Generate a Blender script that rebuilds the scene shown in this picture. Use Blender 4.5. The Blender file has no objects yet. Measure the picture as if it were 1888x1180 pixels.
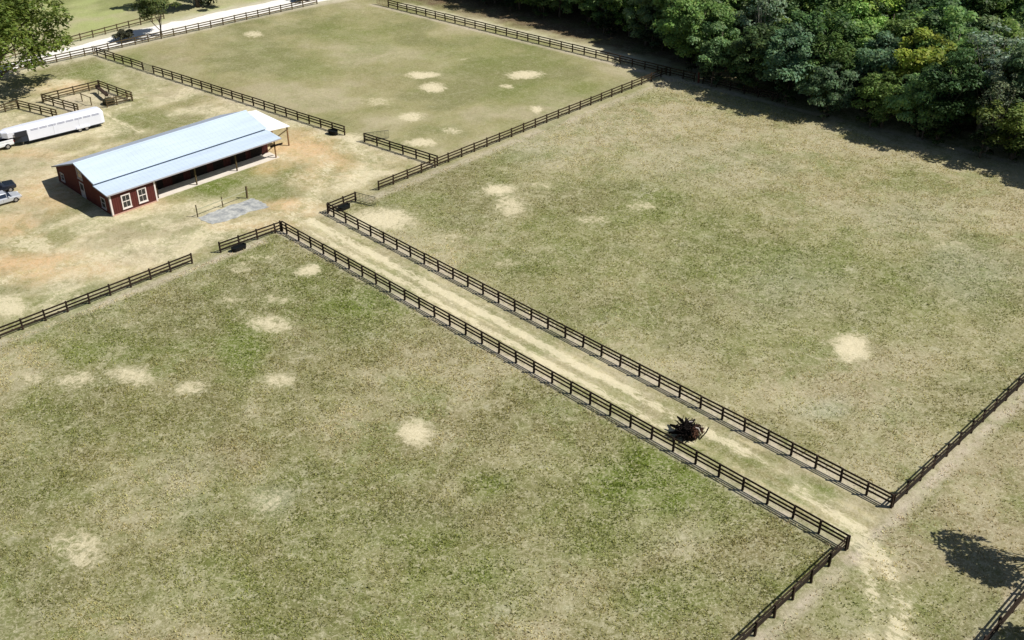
import bpy, bmesh, math, random
import numpy as np
from mathutils import Matrix, Vector

random.seed(7)
rng = np.random.default_rng(7)
SC = bpy.context.scene
COL = SC.collection
PI = math.pi

# ------------------------------------------------------------------ camera
TH = math.radians(-45.75734980996862)
PITCH = math.radians(31.94493481066307)
ROLL = math.radians(-0.5269028218863453)
CAM_H = 60.8397
ax, bx = (math.cos(TH), math.sin(TH)), (-math.sin(TH), math.cos(TH))
def to_world(v):
    return Vector((v[0]*ax[0]+v[1]*ax[1], v[0]*bx[0]+v[1]*bx[1], v[2]))
R_ = Vector((1, 0, 0)); U_ = Vector((0, math.sin(PITCH), math.cos(PITCH))); F_ = Vector((0, math.cos(PITCH), -math.sin(PITCH)))
cr = to_world(math.cos(ROLL)*R_ + math.sin(ROLL)*U_)
cu = to_world(math.cos(ROLL)*U_ - math.sin(ROLL)*R_)
cf = to_world(F_)
cam = bpy.data.cameras.new('camera')
cam.sensor_width = 36.0
cam.lens = 2030.17/1888*36.0
cam.clip_end = 6000
cam.clip_start = 0.5
camo = bpy.data.objects.new('camera', cam)
camo.matrix_world = Matrix(((cr.x, cu.x, -cf.x, 0), (cr.y, cu.y, -cf.y, 0), (cr.z, cu.z, -cf.z, CAM_H), (0, 0, 0, 1)))
COL.objects.link(camo)
SC.camera = camo

# ------------------------------------------------------------------ light
SUN_TO = Vector((0.66, 0.55, 1.0)).normalized()
ELEV = math.asin(SUN_TO.z)
W = bpy.data.worlds.new('World'); SC.world = W; W.use_nodes = True
wn = W.node_tree.nodes; wl = W.node_tree.links
for n in list(wn): wn.remove(n)
sky = wn.new('ShaderNodeTexSky'); sky.sky_type = 'NISHITA'; sky.sun_disc = False
sky.sun_elevation = ELEV
sky.sun_rotation = math.atan2(SUN_TO.x, SUN_TO.y)
bg = wn.new('ShaderNodeBackground'); bg.inputs['Strength'].default_value = 0.055
wo = wn.new('ShaderNodeOutputWorld')
wl.new(sky.outputs[0], bg.inputs[0]); wl.new(bg.outputs[0], wo.inputs[0])
sl = bpy.data.lights.new('sun', 'SUN'); sl.energy = 5.0; sl.angle = math.radians(0.5); sl.color = (1.0, 0.965, 0.91)
so = bpy.data.objects.new('sun', sl); so.rotation_euler = (-SUN_TO).to_track_quat('-Z', 'Y').to_euler(); so.location = (0, 0, 90)
COL.objects.link(so)
SC.view_settings.view_transform = 'Standard'; SC.view_settings.look = 'None'
SC.view_settings.exposure = 0.1; SC.view_settings.gamma = 1.0; SC.view_settings.use_curve_mapping = False

# ------------------------------------------------------------------ helpers
def srgb(r, g, b, k=1.0):
    f = lambda c: ((c/255+0.055)/1.055)**2.4 if c > 10.3 else c/255/12.92
    return (f(r)*k, f(g)*k, f(b)*k, 1.0)

def mat(name, color, rough=0.8, metal=0.0, noise=0.0, nscale=2.0, bump=0.0, bscale=20.0, spec=0.3, color2=None, stretch=None):
    m = bpy.data.materials.new(name); m.use_nodes = True
    nt = m.node_tree; N = nt.nodes; L = nt.links
    p = N['Principled BSDF']
    p.inputs['Roughness'].default_value = rough; p.inputs['Metallic'].default_value = metal
    p.inputs['Specular IOR Level'].default_value = spec
    p.inputs['Base Color'].default_value = color
    tc = N.new('ShaderNodeTexCoord')
    src = tc.outputs['Object']
    if stretch:
        mp = N.new('ShaderNodeMapping'); mp.inputs['Scale'].default_value = stretch
        L.new(src, mp.inputs[0]); src = mp.outputs[0]
    if noise > 0 or color2:
        n = N.new('ShaderNodeTexNoise'); n.inputs['Scale'].default_value = nscale; n.inputs['Detail'].default_value = 6; n.inputs['Roughness'].default_value = 0.65
        L.new(src, n.inputs['Vector'])
        mx = N.new('ShaderNodeMix'); mx.data_type = 'RGBA'
        c2 = color2 or tuple(min(1, c*(1-noise)) for c in color[:3])+(1,)
        mx.inputs[6].default_value = color; mx.inputs[7].default_value = c2
        rp = N.new('ShaderNodeMapRange'); rp.inputs[1].default_value = 0.35; rp.inputs[2].default_value = 0.68
        L.new(n.outputs['Fac'], rp.inputs[0]); L.new(rp.outputs[0], mx.inputs[0]); L.new(mx.outputs[2], p.inputs['Base Color'])
    if bump > 0:
        n2 = N.new('ShaderNodeTexNoise'); n2.inputs['Scale'].default_value = bscale; n2.inputs['Detail'].default_value = 4
        L.new(src, n2.inputs['Vector'])
        b = N.new('ShaderNodeBump'); b.inputs['Strength'].default_value = bump; b.inputs['Distance'].default_value = 0.02
        L.new(n2.outputs['Fac'], b.inputs['Height']); L.new(b.outputs[0], p.inputs['Normal'])
    return m

def me_obj(name, me, parent=None, loc=None, rot=None, label=None, cat=None, group=None, kind=None):
    o = bpy.data.objects.new(name, me); COL.objects.link(o)
    if parent is not None: o.parent = parent
    if loc is not None: o.location = loc
    if rot is not None: o.rotation_euler = rot
    if label: o['label'] = label
    if cat: o['category'] = cat
    if group: o['group'] = group
    if kind: o['kind'] = kind
    return o

def thing(name, label, cat, loc=(0, 0, 0), rotz=0.0, group=None):
    return me_obj(name, None, None, loc, (0, 0, rotz), label, cat, group)

class MB:
    """collects shapes into one mesh"""
    def __init__(s): s.v = []; s.f = []
    def quadbox(s, pts):
        b = len(s.v); s.v += [tuple(p) for p in pts]
        s.f += [tuple(b+i for i in q) for q in ((0,3,2,1),(4,5,6,7),(0,1,5,4),(1,2,6,5),(2,3,7,6),(3,0,4,7))]
        return s
    def box(s, x0, x1, y0, y1, z0, z1):
        return s.quadbox([(x0,y0,z0),(x1,y0,z0),(x1,y1,z0),(x0,y1,z0),(x0,y0,z1),(x1,y0,z1),(x1,y1,z1),(x0,y1,z1)])
    def bar(s, a, b_, w, h=None):
        a = Vector(a); b_ = Vector(b_); h = h or w; d = (b_-a).normalized()
        up = Vector((0, 0, 1)) if abs(d.z) < 0.95 else Vector((1, 0, 0))
        r = d.cross(up).normalized()*w/2; u = r.cross(d).normalized()*h/2
        return s.quadbox([a-r-u, a+r-u, a+r+u, a-r+u, b_-r-u, b_+r-u, b_+r+u, b_-r+u])
    def tube(s, pts, rad, n=7, cap=True):
        pts = [Vector(p) for p in pts]; rings = []
        if not hasattr(rad, '__len__'): rad = [rad]*len(pts)
        for i, p in enumerate(pts):
            d = (pts[min(i+1, len(pts)-1)]-pts[max(i-1, 0)]).normalized()
            up = Vector((0, 0, 1)) if abs(d.z) < 0.9 else Vector((1, 0, 0))
            r = d.cross(up).normalized(); u = r.cross(d).normalized()
            b = len(s.v)
            for k in range(n):
                t = 2*PI*k/n; s.v.append(tuple(p+(r*math.cos(t)+u*math.sin(t))*rad[i]))
            rings.append(b)
        for i in range(len(rings)-1):
            for k in range(n):
                k2 = (k+1) % n
                s.f.append((rings[i]+k, rings[i]+k2, rings[i+1]+k2, rings[i+1]+k))
        if cap:
            s.f.append(tuple(rings[0]+k for k in reversed(range(n)))); s.f.append(tuple(rings[-1]+k for k in range(n)))
        return s
    def loft(s, rings, close=True):
        """rings of equal vertex count, capped at both ends"""
        n = len(rings[0]); bs = []
        for r in rings:
            bs.append(len(s.v)); s.v += [tuple(p) for p in r]
        for i in range(len(rings)-1):
            for k in range(n if close else n-1):
                k2 = (k+1) % n
                s.f.append((bs[i]+k, bs[i]+k2, bs[i+1]+k2, bs[i+1]+k))
        s.f.append(tuple(bs[0]+k for k in reversed(range(n)))); s.f.append(tuple(bs[-1]+k for k in range(n)))
        return s
    def poly(s, pts):
        b = len(s.v); s.v += [tuple(p) for p in pts]; s.f.append(tuple(range(b, b+len(pts)))); return s
    def mesh(s, name, m, bevel=0.0, smooth=False):
        me = bpy.data.meshes.new(name); me.from_pydata(s.v, [], s.f)
        bm = bmesh.new(); bm.from_mesh(me)
        if bevel > 0:
            bmesh.ops.bevel(bm, geom=list(bm.edges), offset=bevel, segments=1, affect='EDGES')
        bmesh.ops.recalc_face_normals(bm, faces=bm.faces); bm.to_mesh(me); bm.free()
        me.materials.append(m)
        if smooth:
            for p in me.polygons: p.use_smooth = True
        return me
    def build(s, name, m, parent=None, bevel=0.0, smooth=False, **kw):
        return me_obj(name, s.mesh(name, m, bevel, smooth), parent, **kw)

def vnoise(x, y, seed=0):
    xi = np.floor(x).astype(np.int64); yi = np.floor(y).astype(np.int64); xf = x-xi; yf = y-yi
    def h(i, j):
        n = (i*374761393 + j*668265263 + seed*1442695041) & 0xFFFFFFFF
        n = ((n ^ (n >> 13))*1274126177) & 0xFFFFFFFF
        return ((n ^ (n >> 16)) & 0xFFFF)/65535.0
    u = xf*xf*(3-2*xf); v = yf*yf*(3-2*yf)
    return (h(xi, yi)*(1-u)+h(xi+1, yi)*u)*(1-v)+(h(xi, yi+1)*(1-u)+h(xi+1, yi+1)*u)*v
def fbm(x, y, sc, seed=0, oct=4):
    a = 0; t = 0; amp = 1.0
    for o in range(oct):
        a = a+amp*vnoise(x/sc*2**o+17.3*o, y/sc*2**o-9.1*o, seed+o*13); t += amp; amp *= 0.55
    return a/t
def sst(e0, e1, x):
    t = np.clip((x-e0)/(e1-e0), 0, 1); return t*t*(3-2*t)

# ------------------------------------------------------------------ layout (metres)
XL, XR = -104.4, -27.25          # cross fences
YA1, YA2 = 62.8, 69.55           # lane fences
def yA3(x): return 88.75+(x+105.0)*(10.4/76.0)        # fence behind the barn
def yA4(x): return 138.3+(x+105.5)*0.113               # fence at the wood
def road_lo(y): return -184.2+2.6*((y-64)/60.0)**1.6*(y > 64) + 0.03*(y-64)*(y <= 64)
def xB3(y): return np.interp(y, [30, 64, 79, 91, 107, 123, 132], [-185.4, -183.9, -182.6, -182.4, -181.6, -179.6, -177.9])

SAND = [(-42.4,88.13,1.76,1.75,1.36,-2.26,1),(-62.5,48.56,1.45,1.45,1.94,-1.64,0.9),(-70.11,20.12,2.43,2.43,2.77,-1.35,0.62),(-93.7,89.13,1.99,1.96,1.64,-1.58,0.95),
(-89.41,86.69,2.03,2,2.86,-2.8,0.75),(-77.68,98.67,2.03,2,1.38,-1.67,0.6),(-79.08,91.59,1.7,1.67,1.37,-1.53,0.55),(-90.86,94.23,1.51,1.48,1.16,-1.19,0.55),
(-87.09,49.82,2.21,2.19,1.97,-1.33,0.75),(-94.2,58.98,1.05,1.04,1.34,-0.95,0.9),(-88.78,35.31,2.25,2.24,1.53,-0.82,0.72),(-91.86,30.96,1.87,1.86,1.91,-0.93,0.66),
(-83.25,38,1.33,1.32,1.35,-0.8,0.68),(-78.41,44.59,1.41,1.41,1.69,-1.15,0.68),(-95.3,28.19,1.28,1.27,1.52,-0.69,0.55),(-64.39,33.98,1.92,1.91,1.83,-1.23,0.5),
(-128.09,107.99,1.84,1.8,1.85,-1.61,1),(-134.13,110.92,2.41,2.35,1.78,-1.53,1),(-122.04,122.32,2.27,2.21,1.83,-1.83,1),(-120.15,116.41,1.23,1.2,1.05,-1.03,0.85),
(-110.2,112.41,1.05,1.03,1.25,-1.27,0.95),(-121.3,97.27,2.08,2.03,2,-1.67,0.85),(-112.51,92.39,2.08,2.04,1.63,-1.4,0.9),(-112.93,98.41,1.68,1.65,1.22,-1.1,0.6),
(-129.87,97.96,2.15,2.1,1.82,-1.45,0.55),(-172.21,103.52,1.55,1.5,1.9,-1.24,0.8),(-135.07,120.12,1.31,1.27,1.03,-0.94,0.4),(-97.75,73.18,3.56,3.51,3,-2.41,0.9),
(-88.56,75.24,2.75,2.71,1.65,-1.47,0.45),(-120.9,86.37,1.44,1.41,1.91,-1.47,0.85),(-45.75,114.66,3.12,3.08,1.27,-2.49,0.38),(-67.95,97.54,1.84,1.81,1.02,-1.35,0.35),
(-79.25,76.06,1.76,1.74,1.28,-1.24,0.45),(-73.55,81.7,1.75,1.73,1.04,-1.12,0.4),(-65.9,84.04,1.71,1.69,0.93,-1.12,0.35),(-67.25,70.71,1.61,1.59,1.19,-1.23,0.3),
(-94,49.62,1.67,1.65,1.18,-0.75,0.5),(-90.73,53.67,2.09,2.07,1.35,-0.92,0.5),(-99.77,54,1.76,1.74,1.74,-1.11,0.5),(-122.27,40.04,2.76,2.72,2.4,-1.08,0.75),
(-110.03,32.15,2.08,2.06,3.33,-1.44,0.85),(-113.03,43.94,2.46,2.43,2.68,-1.36,0.6),(-113.71,49.45,2.76,2.73,1.51,-0.82,0.5),(-109.36,74.87,3.02,2.97,2.41,-1.8,0.5),
(-114.47,73.38,3.07,3.02,3.52,-2.5,0.5),(-107.82,62.23,3.79,3.74,1.74,-1.15,0.55),(-108.8,55.27,4.15,4.1,1.46,-0.89,0.6),(-110.64,50.57,3.64,3.6,1.22,-0.69,0.4),
(-112.87,84.87,3.19,3.13,2.61,-2.09,0.45),(-62.52,68.15,2.32,2.3,0.95,-1.01,0.3),(-124.91,47.45,2.89,2.84,1.42,-0.7,0.4),(-115.97,57.32,1.93,1.9,1.34,-0.79,0.4),
(-148.99,52.06,3.27,3.2,1.85,-0.83,0.35),(-164.86,71.15,1.86,1.81,2.3,-1.18,0.3),(-173.26,67.47,2.84,2.77,3.41,-1.61,0.7),(-163,67.93,2.56,2.5,3.58,-1.79,0.6),
(-100.64,56.73,2.23,2.21,1.11,-0.73,0.5),(-48.16,70.68,1.22,1.22,0.74,-0.97,0.35),(-36.39,94.1,1.15,1.14,0.57,-1.1,0.3),(-30.79,56.12,1.75,1.75,1,-1.44,0.3),
(-41.93,60.31,1.3,1.3,0.79,-1.01,0.25),(-52.61,54.82,3.03,3.02,2.11,-2.17,0.25),(-64.09,43.37,2.37,2.36,1.81,-1.4,0.2),(-35.32,61.14,1.56,1.56,0.96,-1.36,0.3),
]
DIRT = [(-115.79,39.04,6.64,6.57,3.69,-1.71,0.9),(-123.45,79.76,4.36,4.27,5.11,-3.63,0.85),(-115.65,79.58,3.16,3.11,5.86,-4.39,0.6),(-108.09,67.2,2.91,2.86,2.3,-1.6,0.8),
(-128.27,40.02,3.31,3.27,4.28,-1.85,0.6),(-135.39,48.12,3.03,2.99,6.38,-2.95,0.55),(-170.7,67.17,3.75,3.66,3.81,-1.82,0.7),(-121.99,73.36,2.11,2.08,3.06,-2.06,0.5),
(-148.07,51.64,4.33,4.25,2.57,-1.15,0.45),(-123.62,54.08,3.93,3.87,2.02,-1.09,0.4),(-107.67,61.35,4.24,4.18,2.23,-1.46,0.6),(-112.93,74.89,2.56,2.51,4.18,-3.05,0.6),
]
GREEN = [(-119.45,64.95,5.56,5.46,3.74,-2.35,0.8),(-121.52,71.31,3.66,3.6,2.72,-1.8,0.7),(-169.5,75.43,5.76,5.6,9.72,-5.07,0.5),(-176.05,80.34,2.66,2.58,4.16,-2.2,0.5),
(-151.82,69.28,3.52,3.44,4.06,-2.19,0.35),(-84.93,44.5,1.93,1.92,6.78,-4.34,0.8),(-87.92,45.77,1.19,1.18,3.55,-2.25,0.7),(-82.73,59.99,4.55,4.51,3.02,-2.4,0.8),
(-91.97,57.39,2.57,2.54,2.99,-2.12,0.5),(-95.15,35.75,4.68,4.65,3.73,-1.92,0.5),(-88.49,26.93,2.15,2.14,4.85,-2.27,0.3),(-43.88,58.36,5.52,5.51,4.09,-4.94,0.9),
(-36.88,59.58,2.81,2.81,2.36,-3.21,0.6),(-52.82,48.45,1.94,1.94,1.63,-1.54,0.7),(-79.63,54,2.37,2.35,2.14,-1.63,0.3),(-58.73,35.91,3.42,3.42,7.38,-5.43,0.45),
(-46.49,39.6,5.25,5.26,3.38,-3.07,0.55),(-42.37,50.47,4.28,4.28,2.92,-3.28,0.5),(-33.69,66.56,2.88,2.87,1.3,-2.01,0.7),(-38.31,66.98,1.65,1.65,0.85,-1.23,0.5),
(-68.35,99.12,10.17,10.03,7.84,-10.39,0.4),(-56.1,103.51,6.67,6.59,6.57,-10.35,0.4),(-42.08,100.28,6.51,6.46,4.45,-8.22,0.35),(-79.77,102.82,7.93,7.8,6.23,-7.6,0.2),
(-98.3,96.62,3.14,3.09,3.85,-3.8,0.3),(-76.62,79.56,5.28,5.22,5.38,-5.54,0.3),(-23.79,56.92,3.9,3.91,1.67,-2.78,0.55),(-26.66,73.58,1.28,1.27,2.03,-3.82,0.3),
(-133.83,125.24,11.93,11.57,8.3,-7.87,0.35),(-160.15,116.51,8.46,8.18,7.66,-5.88,0.3),(-111.44,121.52,9.07,8.84,4.08,-4.39,0.4),(-154.16,101.59,5.28,5.13,6.95,-4.94,0.25),
(-78.4,32.38,4.16,4.15,5.74,-3.24,0.3),(-76.58,23.74,3.9,3.89,3.96,-1.94,0.25),(-58.68,25.8,5.8,5.81,3.91,-2.41,0.35),(-34.01,48.95,2.56,2.56,2.05,-2.56,0.5),
(-47.86,85.53,5.06,5.03,3.45,-5.2,0.3),(-48.12,107.74,5.23,5.17,3.22,-5.8,0.3),(-66.88,53.28,2.19,2.18,2.01,-1.73,0.3),(-68.27,29.15,2.86,2.86,3.57,-2.11,0.3),
(-102.6,31.2,2.78,2.76,2.61,-1.17,0.4),(-52.18,26.27,3.32,3.33,1.72,-1.16,0.4),(-26.55,86.3,2.07,2.06,1.82,-3.87,0.3),]
GREY = [(-38.7,77.92,2.12,2.12,1.19,-1.91,0.8),(-40.86,111.39,4.28,4.23,3.43,-7.03,0.5),(-54.07,94.9,5.07,5.02,4.05,-6.1,0.4),(-64.36,34.49,1.92,1.92,2.3,-1.55,0.5),
(-98.23,101.83,5.35,5.24,3.92,-4.04,0.4),(-105.16,37.76,4.17,4.13,6.46,-3.17,0.25),(-80,114.57,9.36,9.19,5.46,-7.24,0.3),(-112.12,44.48,2.23,2.21,2.66,-1.37,0.7),
(-33.59,81.59,2.1,2.09,1.25,-2.26,0.3),(-83.28,62.67,2.94,2.91,2.36,-1.92,0.3),(-51.31,120,5.62,5.54,3.61,-6.8,0.4),(-68.87,29.5,1.92,1.92,3.01,-1.78,0.3),
(-98.1,112.91,7.8,7.63,4.09,-4.58,0.2),(-72.95,31.38,2.66,2.66,3.26,-1.91,0.2),(-37.02,54.07,1.81,1.81,1.14,-1.45,0.3),]
BROWN = [(-82.79,50.87,3.55,3.53,5.09,-3.62,0.5),(-81.34,34.04,4.28,4.26,5.3,-2.99,0.5),(-64.56,46.18,3.79,3.78,3.72,-2.98,0.5),(-61.35,38.95,2.58,2.58,3.36,-2.52,0.4),
(-58.83,54.15,4.19,4.17,2.94,-2.79,0.5),(-51.85,61.09,2.78,2.77,1.62,-1.81,0.4),(-86.41,89.64,7.24,7.13,4.29,-4.42,0.3),(-38.04,84.48,5.12,5.1,2.82,-4.85,0.5),
(-40.73,72.17,3.12,3.11,1.85,-2.72,0.35),(-101.18,86.43,4.58,4.5,3.82,-3.39,0.5),(-151.09,82.87,5.52,5.38,6.35,-3.92,0.5),(-171.95,88.27,4.71,4.57,7.75,-4.49,0.4),
(-136.59,103.87,6.25,6.08,5.96,-4.77,0.2),(-31.04,81.83,2.76,2.75,1.58,-2.98,0.4),(-30.09,85.08,3.15,3.14,1.58,-3.11,0.4),(-32.5,58.59,2.71,2.71,2.12,-3.06,0.5),
(-77.61,26.73,4.66,4.65,4.1,-2.11,0.4),(-71.87,36.7,2.73,2.72,2.65,-1.71,0.35),(-117.41,50.74,4.24,4.18,2.65,-1.43,0.3),(-136.3,75.54,5.09,4.98,4.66,-2.93,0.35),
(-98.91,43.96,4.16,4.12,3.07,-1.73,0.3),(-154.45,57.77,4.55,4.45,3.19,-1.49,0.3),(-54.33,88.13,6.54,6.48,2.62,-3.72,0.3),(-37.73,48.36,2.62,2.62,1.86,-2.17,0.3),
(-40.47,39.47,2.51,2.51,1.11,-1.1,0.3),]

TRACKS = [([(-33.8,66.0),(-29.0,65.6),(-25.9,64.4),(-22.9,62.4),(-20.9,59.9),(-19.5,56.2),(-18.5,50)],.8,.85),
 ([(-29.3,64.4),(-26.8,63.5),(-24.7,61.5),(-22.9,59.3),(-20.8,54.9),(-19.8,48)],.55,.75),
 ([(-31.5,65.2),(-26.8,65.6),(-23.6,64.6),(-20.2,61.5),(-18.6,57.5)],.4,.4),
 ([(-156.4,66.4),(-151.4,66.0),(-144.7,66.5)],.45,.75), ([(-159.5,69.7),(-158.4,72.4),(-156.5,73.6)],.5,.6), ([(-155.5,66.2),(-155.8,69.0),(-156.2,72.6)],.5,.6),
 ([(-109.5,30.2),(-108.4,42.1),(-105.2,51.2),(-104.6,54.5)],.5,.35),
 ([(-116.1,33.5),(-115.3,36.9),(-114.3,42.3),(-113.0,49.8),(-109.7,56.4),(-108.7,63.5),(-108.4,69.1),(-112.4,75.4),(-118.7,79.1)],1.2,.5),
 ([(-106.5,67.7),(-109.0,76.4),(-112.5,82.7),(-119.8,85.5)],1.1,.5), ([(-116.0,79),(-110,72),(-106.3,65.5),(-102,66)],.8,.55),
 ([(-104,66.9),(-60,66.8),(-40,67.2)],.62,1.0), ([(-40,67.2),(-27.5,66.8)],.4,.45), ([(-104,65.0),(-60,64.9),(-44,65.0)],.5,.85), ([(-103.5,66.0),(-70,65.9)],.3,.45), ([(-100,68.2),(-45,68.2)],.3,.4)]

def ellipses(L, X, Y, wx, wy):
    m = np.zeros_like(X)
    for cx, cy, ux, uy, vx, vy, s in L:
        det = ux*vy-uy*vx
        dx = X+wx-cx; dy = Y+wy-cy
        p = (dx*vy-dy*vx)/det; q = (-dx*uy+dy*ux)/det
        d = np.sqrt(p*p+q*q)
        m = np.maximum(m, s*sst(1.45, 0.2, d))
    return m
def polyline_dist(pts, X, Y):
    d = np.full(X.shape, 1e9)
    for (x0, y0), (x1, y1) in zip(pts[:-1], pts[1:]):
        dx, dy = x1-x0, y1-y0; l = dx*dx+dy*dy
        t = np.clip(((X-x0)*dx+(Y-y0)*dy)/l, 0, 1)
        d = np.minimum(d, np.hypot(X-x0-t*dx, Y-y0-t*dy))
    return d
C = lambda r, g, b: np.array(srgb(r, g, b, 0.86)[:3])

def ground_fields(X, Y):
    wx = (fbm(X, Y, 5, 3)-.5)*3.0; wy = (fbm(X, Y, 5, 31)-.5)*3.0
    fx = (fbm(X, Y, 1.6, 5)-.5)*1.2; fy = (fbm(X, Y, 1.6, 35)-.5)*1.2
    n1 = fbm(X, Y, 14, 8); n2 = fbm(X, Y, 4.5, 11); n3 = fbm(X, Y, 1.8, 23, 3)
    col = np.empty(X.shape+(3,)); col[:] = C(176, 163, 122)
    def put(mask, c):
        col[:] = col*(1-mask[..., None])+c*mask[..., None]
    e = lambda v, w=0.5: sst(-w, w, v)
    Xw, Yw = X+fx*.5, Y+fy*.5
    near = e(Xw-XL)*e(XR-Xw)*e(YA1-Yw); put(near, C(146, 142, 100))
    mid = e(Xw-XL)*e(XR-Xw)*e(Yw-YA2); put(mid, C(166, 159, 120))
    put(mid*sst(85, 125, Y)*.8, C(176, 165, 128))
    lane = e(Xw-XL+1)*e(XR-Xw)*e(Yw-YA1)*e(YA2-Yw); put(lane, C(174, 163, 128))
    far = e(XL-Xw)*e(Yw-yA3(X)); put(far, C(166, 159, 116))
    yard = e(XL-Xw)*e(yA3(X)-Yw); put(yard, C(204, 190, 152)); yn = fbm(X, Y*.6, 3.2, 141, 5); put(yard*sst(.53, .63, yn)*.55, C(150, 142, 94)); put(yard*sst(.50, .38, yn)*.85, C(232, 218, 184))
    beyond = e(-189.5-Xw, 1.0); put(beyond, C(176, 182, 122))
    right = e(Xw-XR); put(right, C(164, 152, 120))
    # big slow variation: straw / olive / brown
    rough = np.clip(1-.35*far-.3*beyond, 0, 1)
    put(sst(.50, .64, n1)*.6, C(124, 126, 82)); put(sst(.50, .36, n1)*.62, C(192, 180, 150))
    put(sst(.54, .70, fbm(X, Y, 9, 61))*.3*near, C(138, 130, 92))
    put(sst(.54, .74, n2)*.25*(1-lane)*rough, C(132, 126, 82)); put(sst(.46, .25, n2)*.25, C(204, 194, 156))
    put(sst(.56, .74, fbm(X, Y, 6.5, 91, 4))*.45*rough*(1-lane), C(132, 138, 78))
    g = ellipses(GREEN, X, Y, wx*1.4, wy*1.4); gm = np.clip(g*(.5+1.7*(fbm(X, Y, 4.5, 44)-.18)), 0, .95)
    put(gm, C(112, 126, 54))
    br = ellipses(BROWN, X, Y, wx*1.5, wy*1.5); put(np.clip(br*(.2+1.1*n2), 0, 1)*.6, C(150, 134, 102))
    put(lane*sst(.50, .40, fbm(X*.22, Y*1.6, 1.3, 231, 4))*.6, C(222, 208, 168)); put(lane*sst(.53, .63, fbm(X*.22, Y*1.6, 1.5, 233, 4))*.5, C(152, 142, 98))
    gr = ellipses(GREY, X, Y, wx*1.2, wy*1.2); put(np.clip(gr*(.3+.9*n2), 0, 1)*.75, C(180, 184, 162))
    dt = ellipses(DIRT, X, Y, wx*1.5, wy*1.5); put(np.clip(dt*(.45+1.3*n2), 0, 1), C(230, 194, 150))
    trk = np.zeros_like(X)
    nl = fbm(X*.28, Y*1.5, 1.5, 230, 4)
    for pts, w, s in TRACKS:
        d = polyline_dist(pts, X+fx*.35, Y+fy*.35); n3 = nl*lane+fbm(X, Y, 1.8, 23, 3)*(1-lane)
        put(sst(w*1.8, w*.3, d)*s*.6*np.clip(-.2+2.3*n3, 0, 1), C(230, 218, 180)); np.maximum(trk, sst(w*1.7, w*.2, d)*s*np.clip(.2+1.3*n3, 0, 1), out=trk)
    # trodden bare strip below each fence line
    bare = np.zeros_like(X)
    def strip(d, m, w=.95, s=.75): np.maximum(bare, sst(w, .15, np.abs(d+fx*.35))*m*s, out=bare)
    strip(Y-YA1+.1, e(X-XL)*e(XR-X), .95, .95); strip(Y-YA2-.3, e(X-XL)*e(XR-X), 1.4, .85)
    pen = e(X+166.3)*e(-157.6-X)*e(Y-62.3)*e(71.2-Y); put(pen*np.clip(.3+n2, 0, 1)*.9, C(208, 192, 170))
    strip(X-XL-.9, e(60-Y), 1.1, .85); strip(X-XL-.9, e(Y-75), 1.2, .6)
    strip(X-XR-.75, e(102-Y), 1.0, .85); strip(X+15.7, Y > 0, .8, .7)
    strip(Y-yA3(X)+.7, e(XL-X)*e(X+181), .8, .45); strip(Y-yA4(X)+.9, e(X+172), .9, .7); strip(X-xB3(Y)-.9, e(132-Y), 1.5, .4)
    put(bare*np.clip(.4+1.1*n3, 0, 1), C(210, 196, 178))
    rd = np.abs(X-(xB3(Y)-4.2)); put(sst(6.5, 3.0, rd+fx*1.6)*(Y > 20)*(Y < 150)*.8, C(222, 214, 192))
    pale = sst(.25, .95, np.exp(-((Y-yA4(X)-3.0+fy)/1.6)**2))*e(X+168)*e(-112-X, 4); put(pale*.85, C(222, 214, 186))
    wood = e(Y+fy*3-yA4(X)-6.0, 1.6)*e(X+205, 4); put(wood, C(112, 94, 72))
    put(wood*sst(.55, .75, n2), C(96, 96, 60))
    # masks for the shader
    sand = ellipses(SAND, X, Y, wx*.75, wy*.75)*(1-wood)
    sand = np.maximum(sand, yard*sst(.52, .40, yn)*.5*(1-np.clip(g, 0, 1)))
    litter = trk*(1-wood)
    contrast = np.clip(.75+.25*near+.2*mid+.1*lane-.2*bare+.15*right-.35*far-.3*beyond, .2, 1)
    return np.clip(col, 0, 1), np.stack([sand, contrast, litter], -1)

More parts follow.
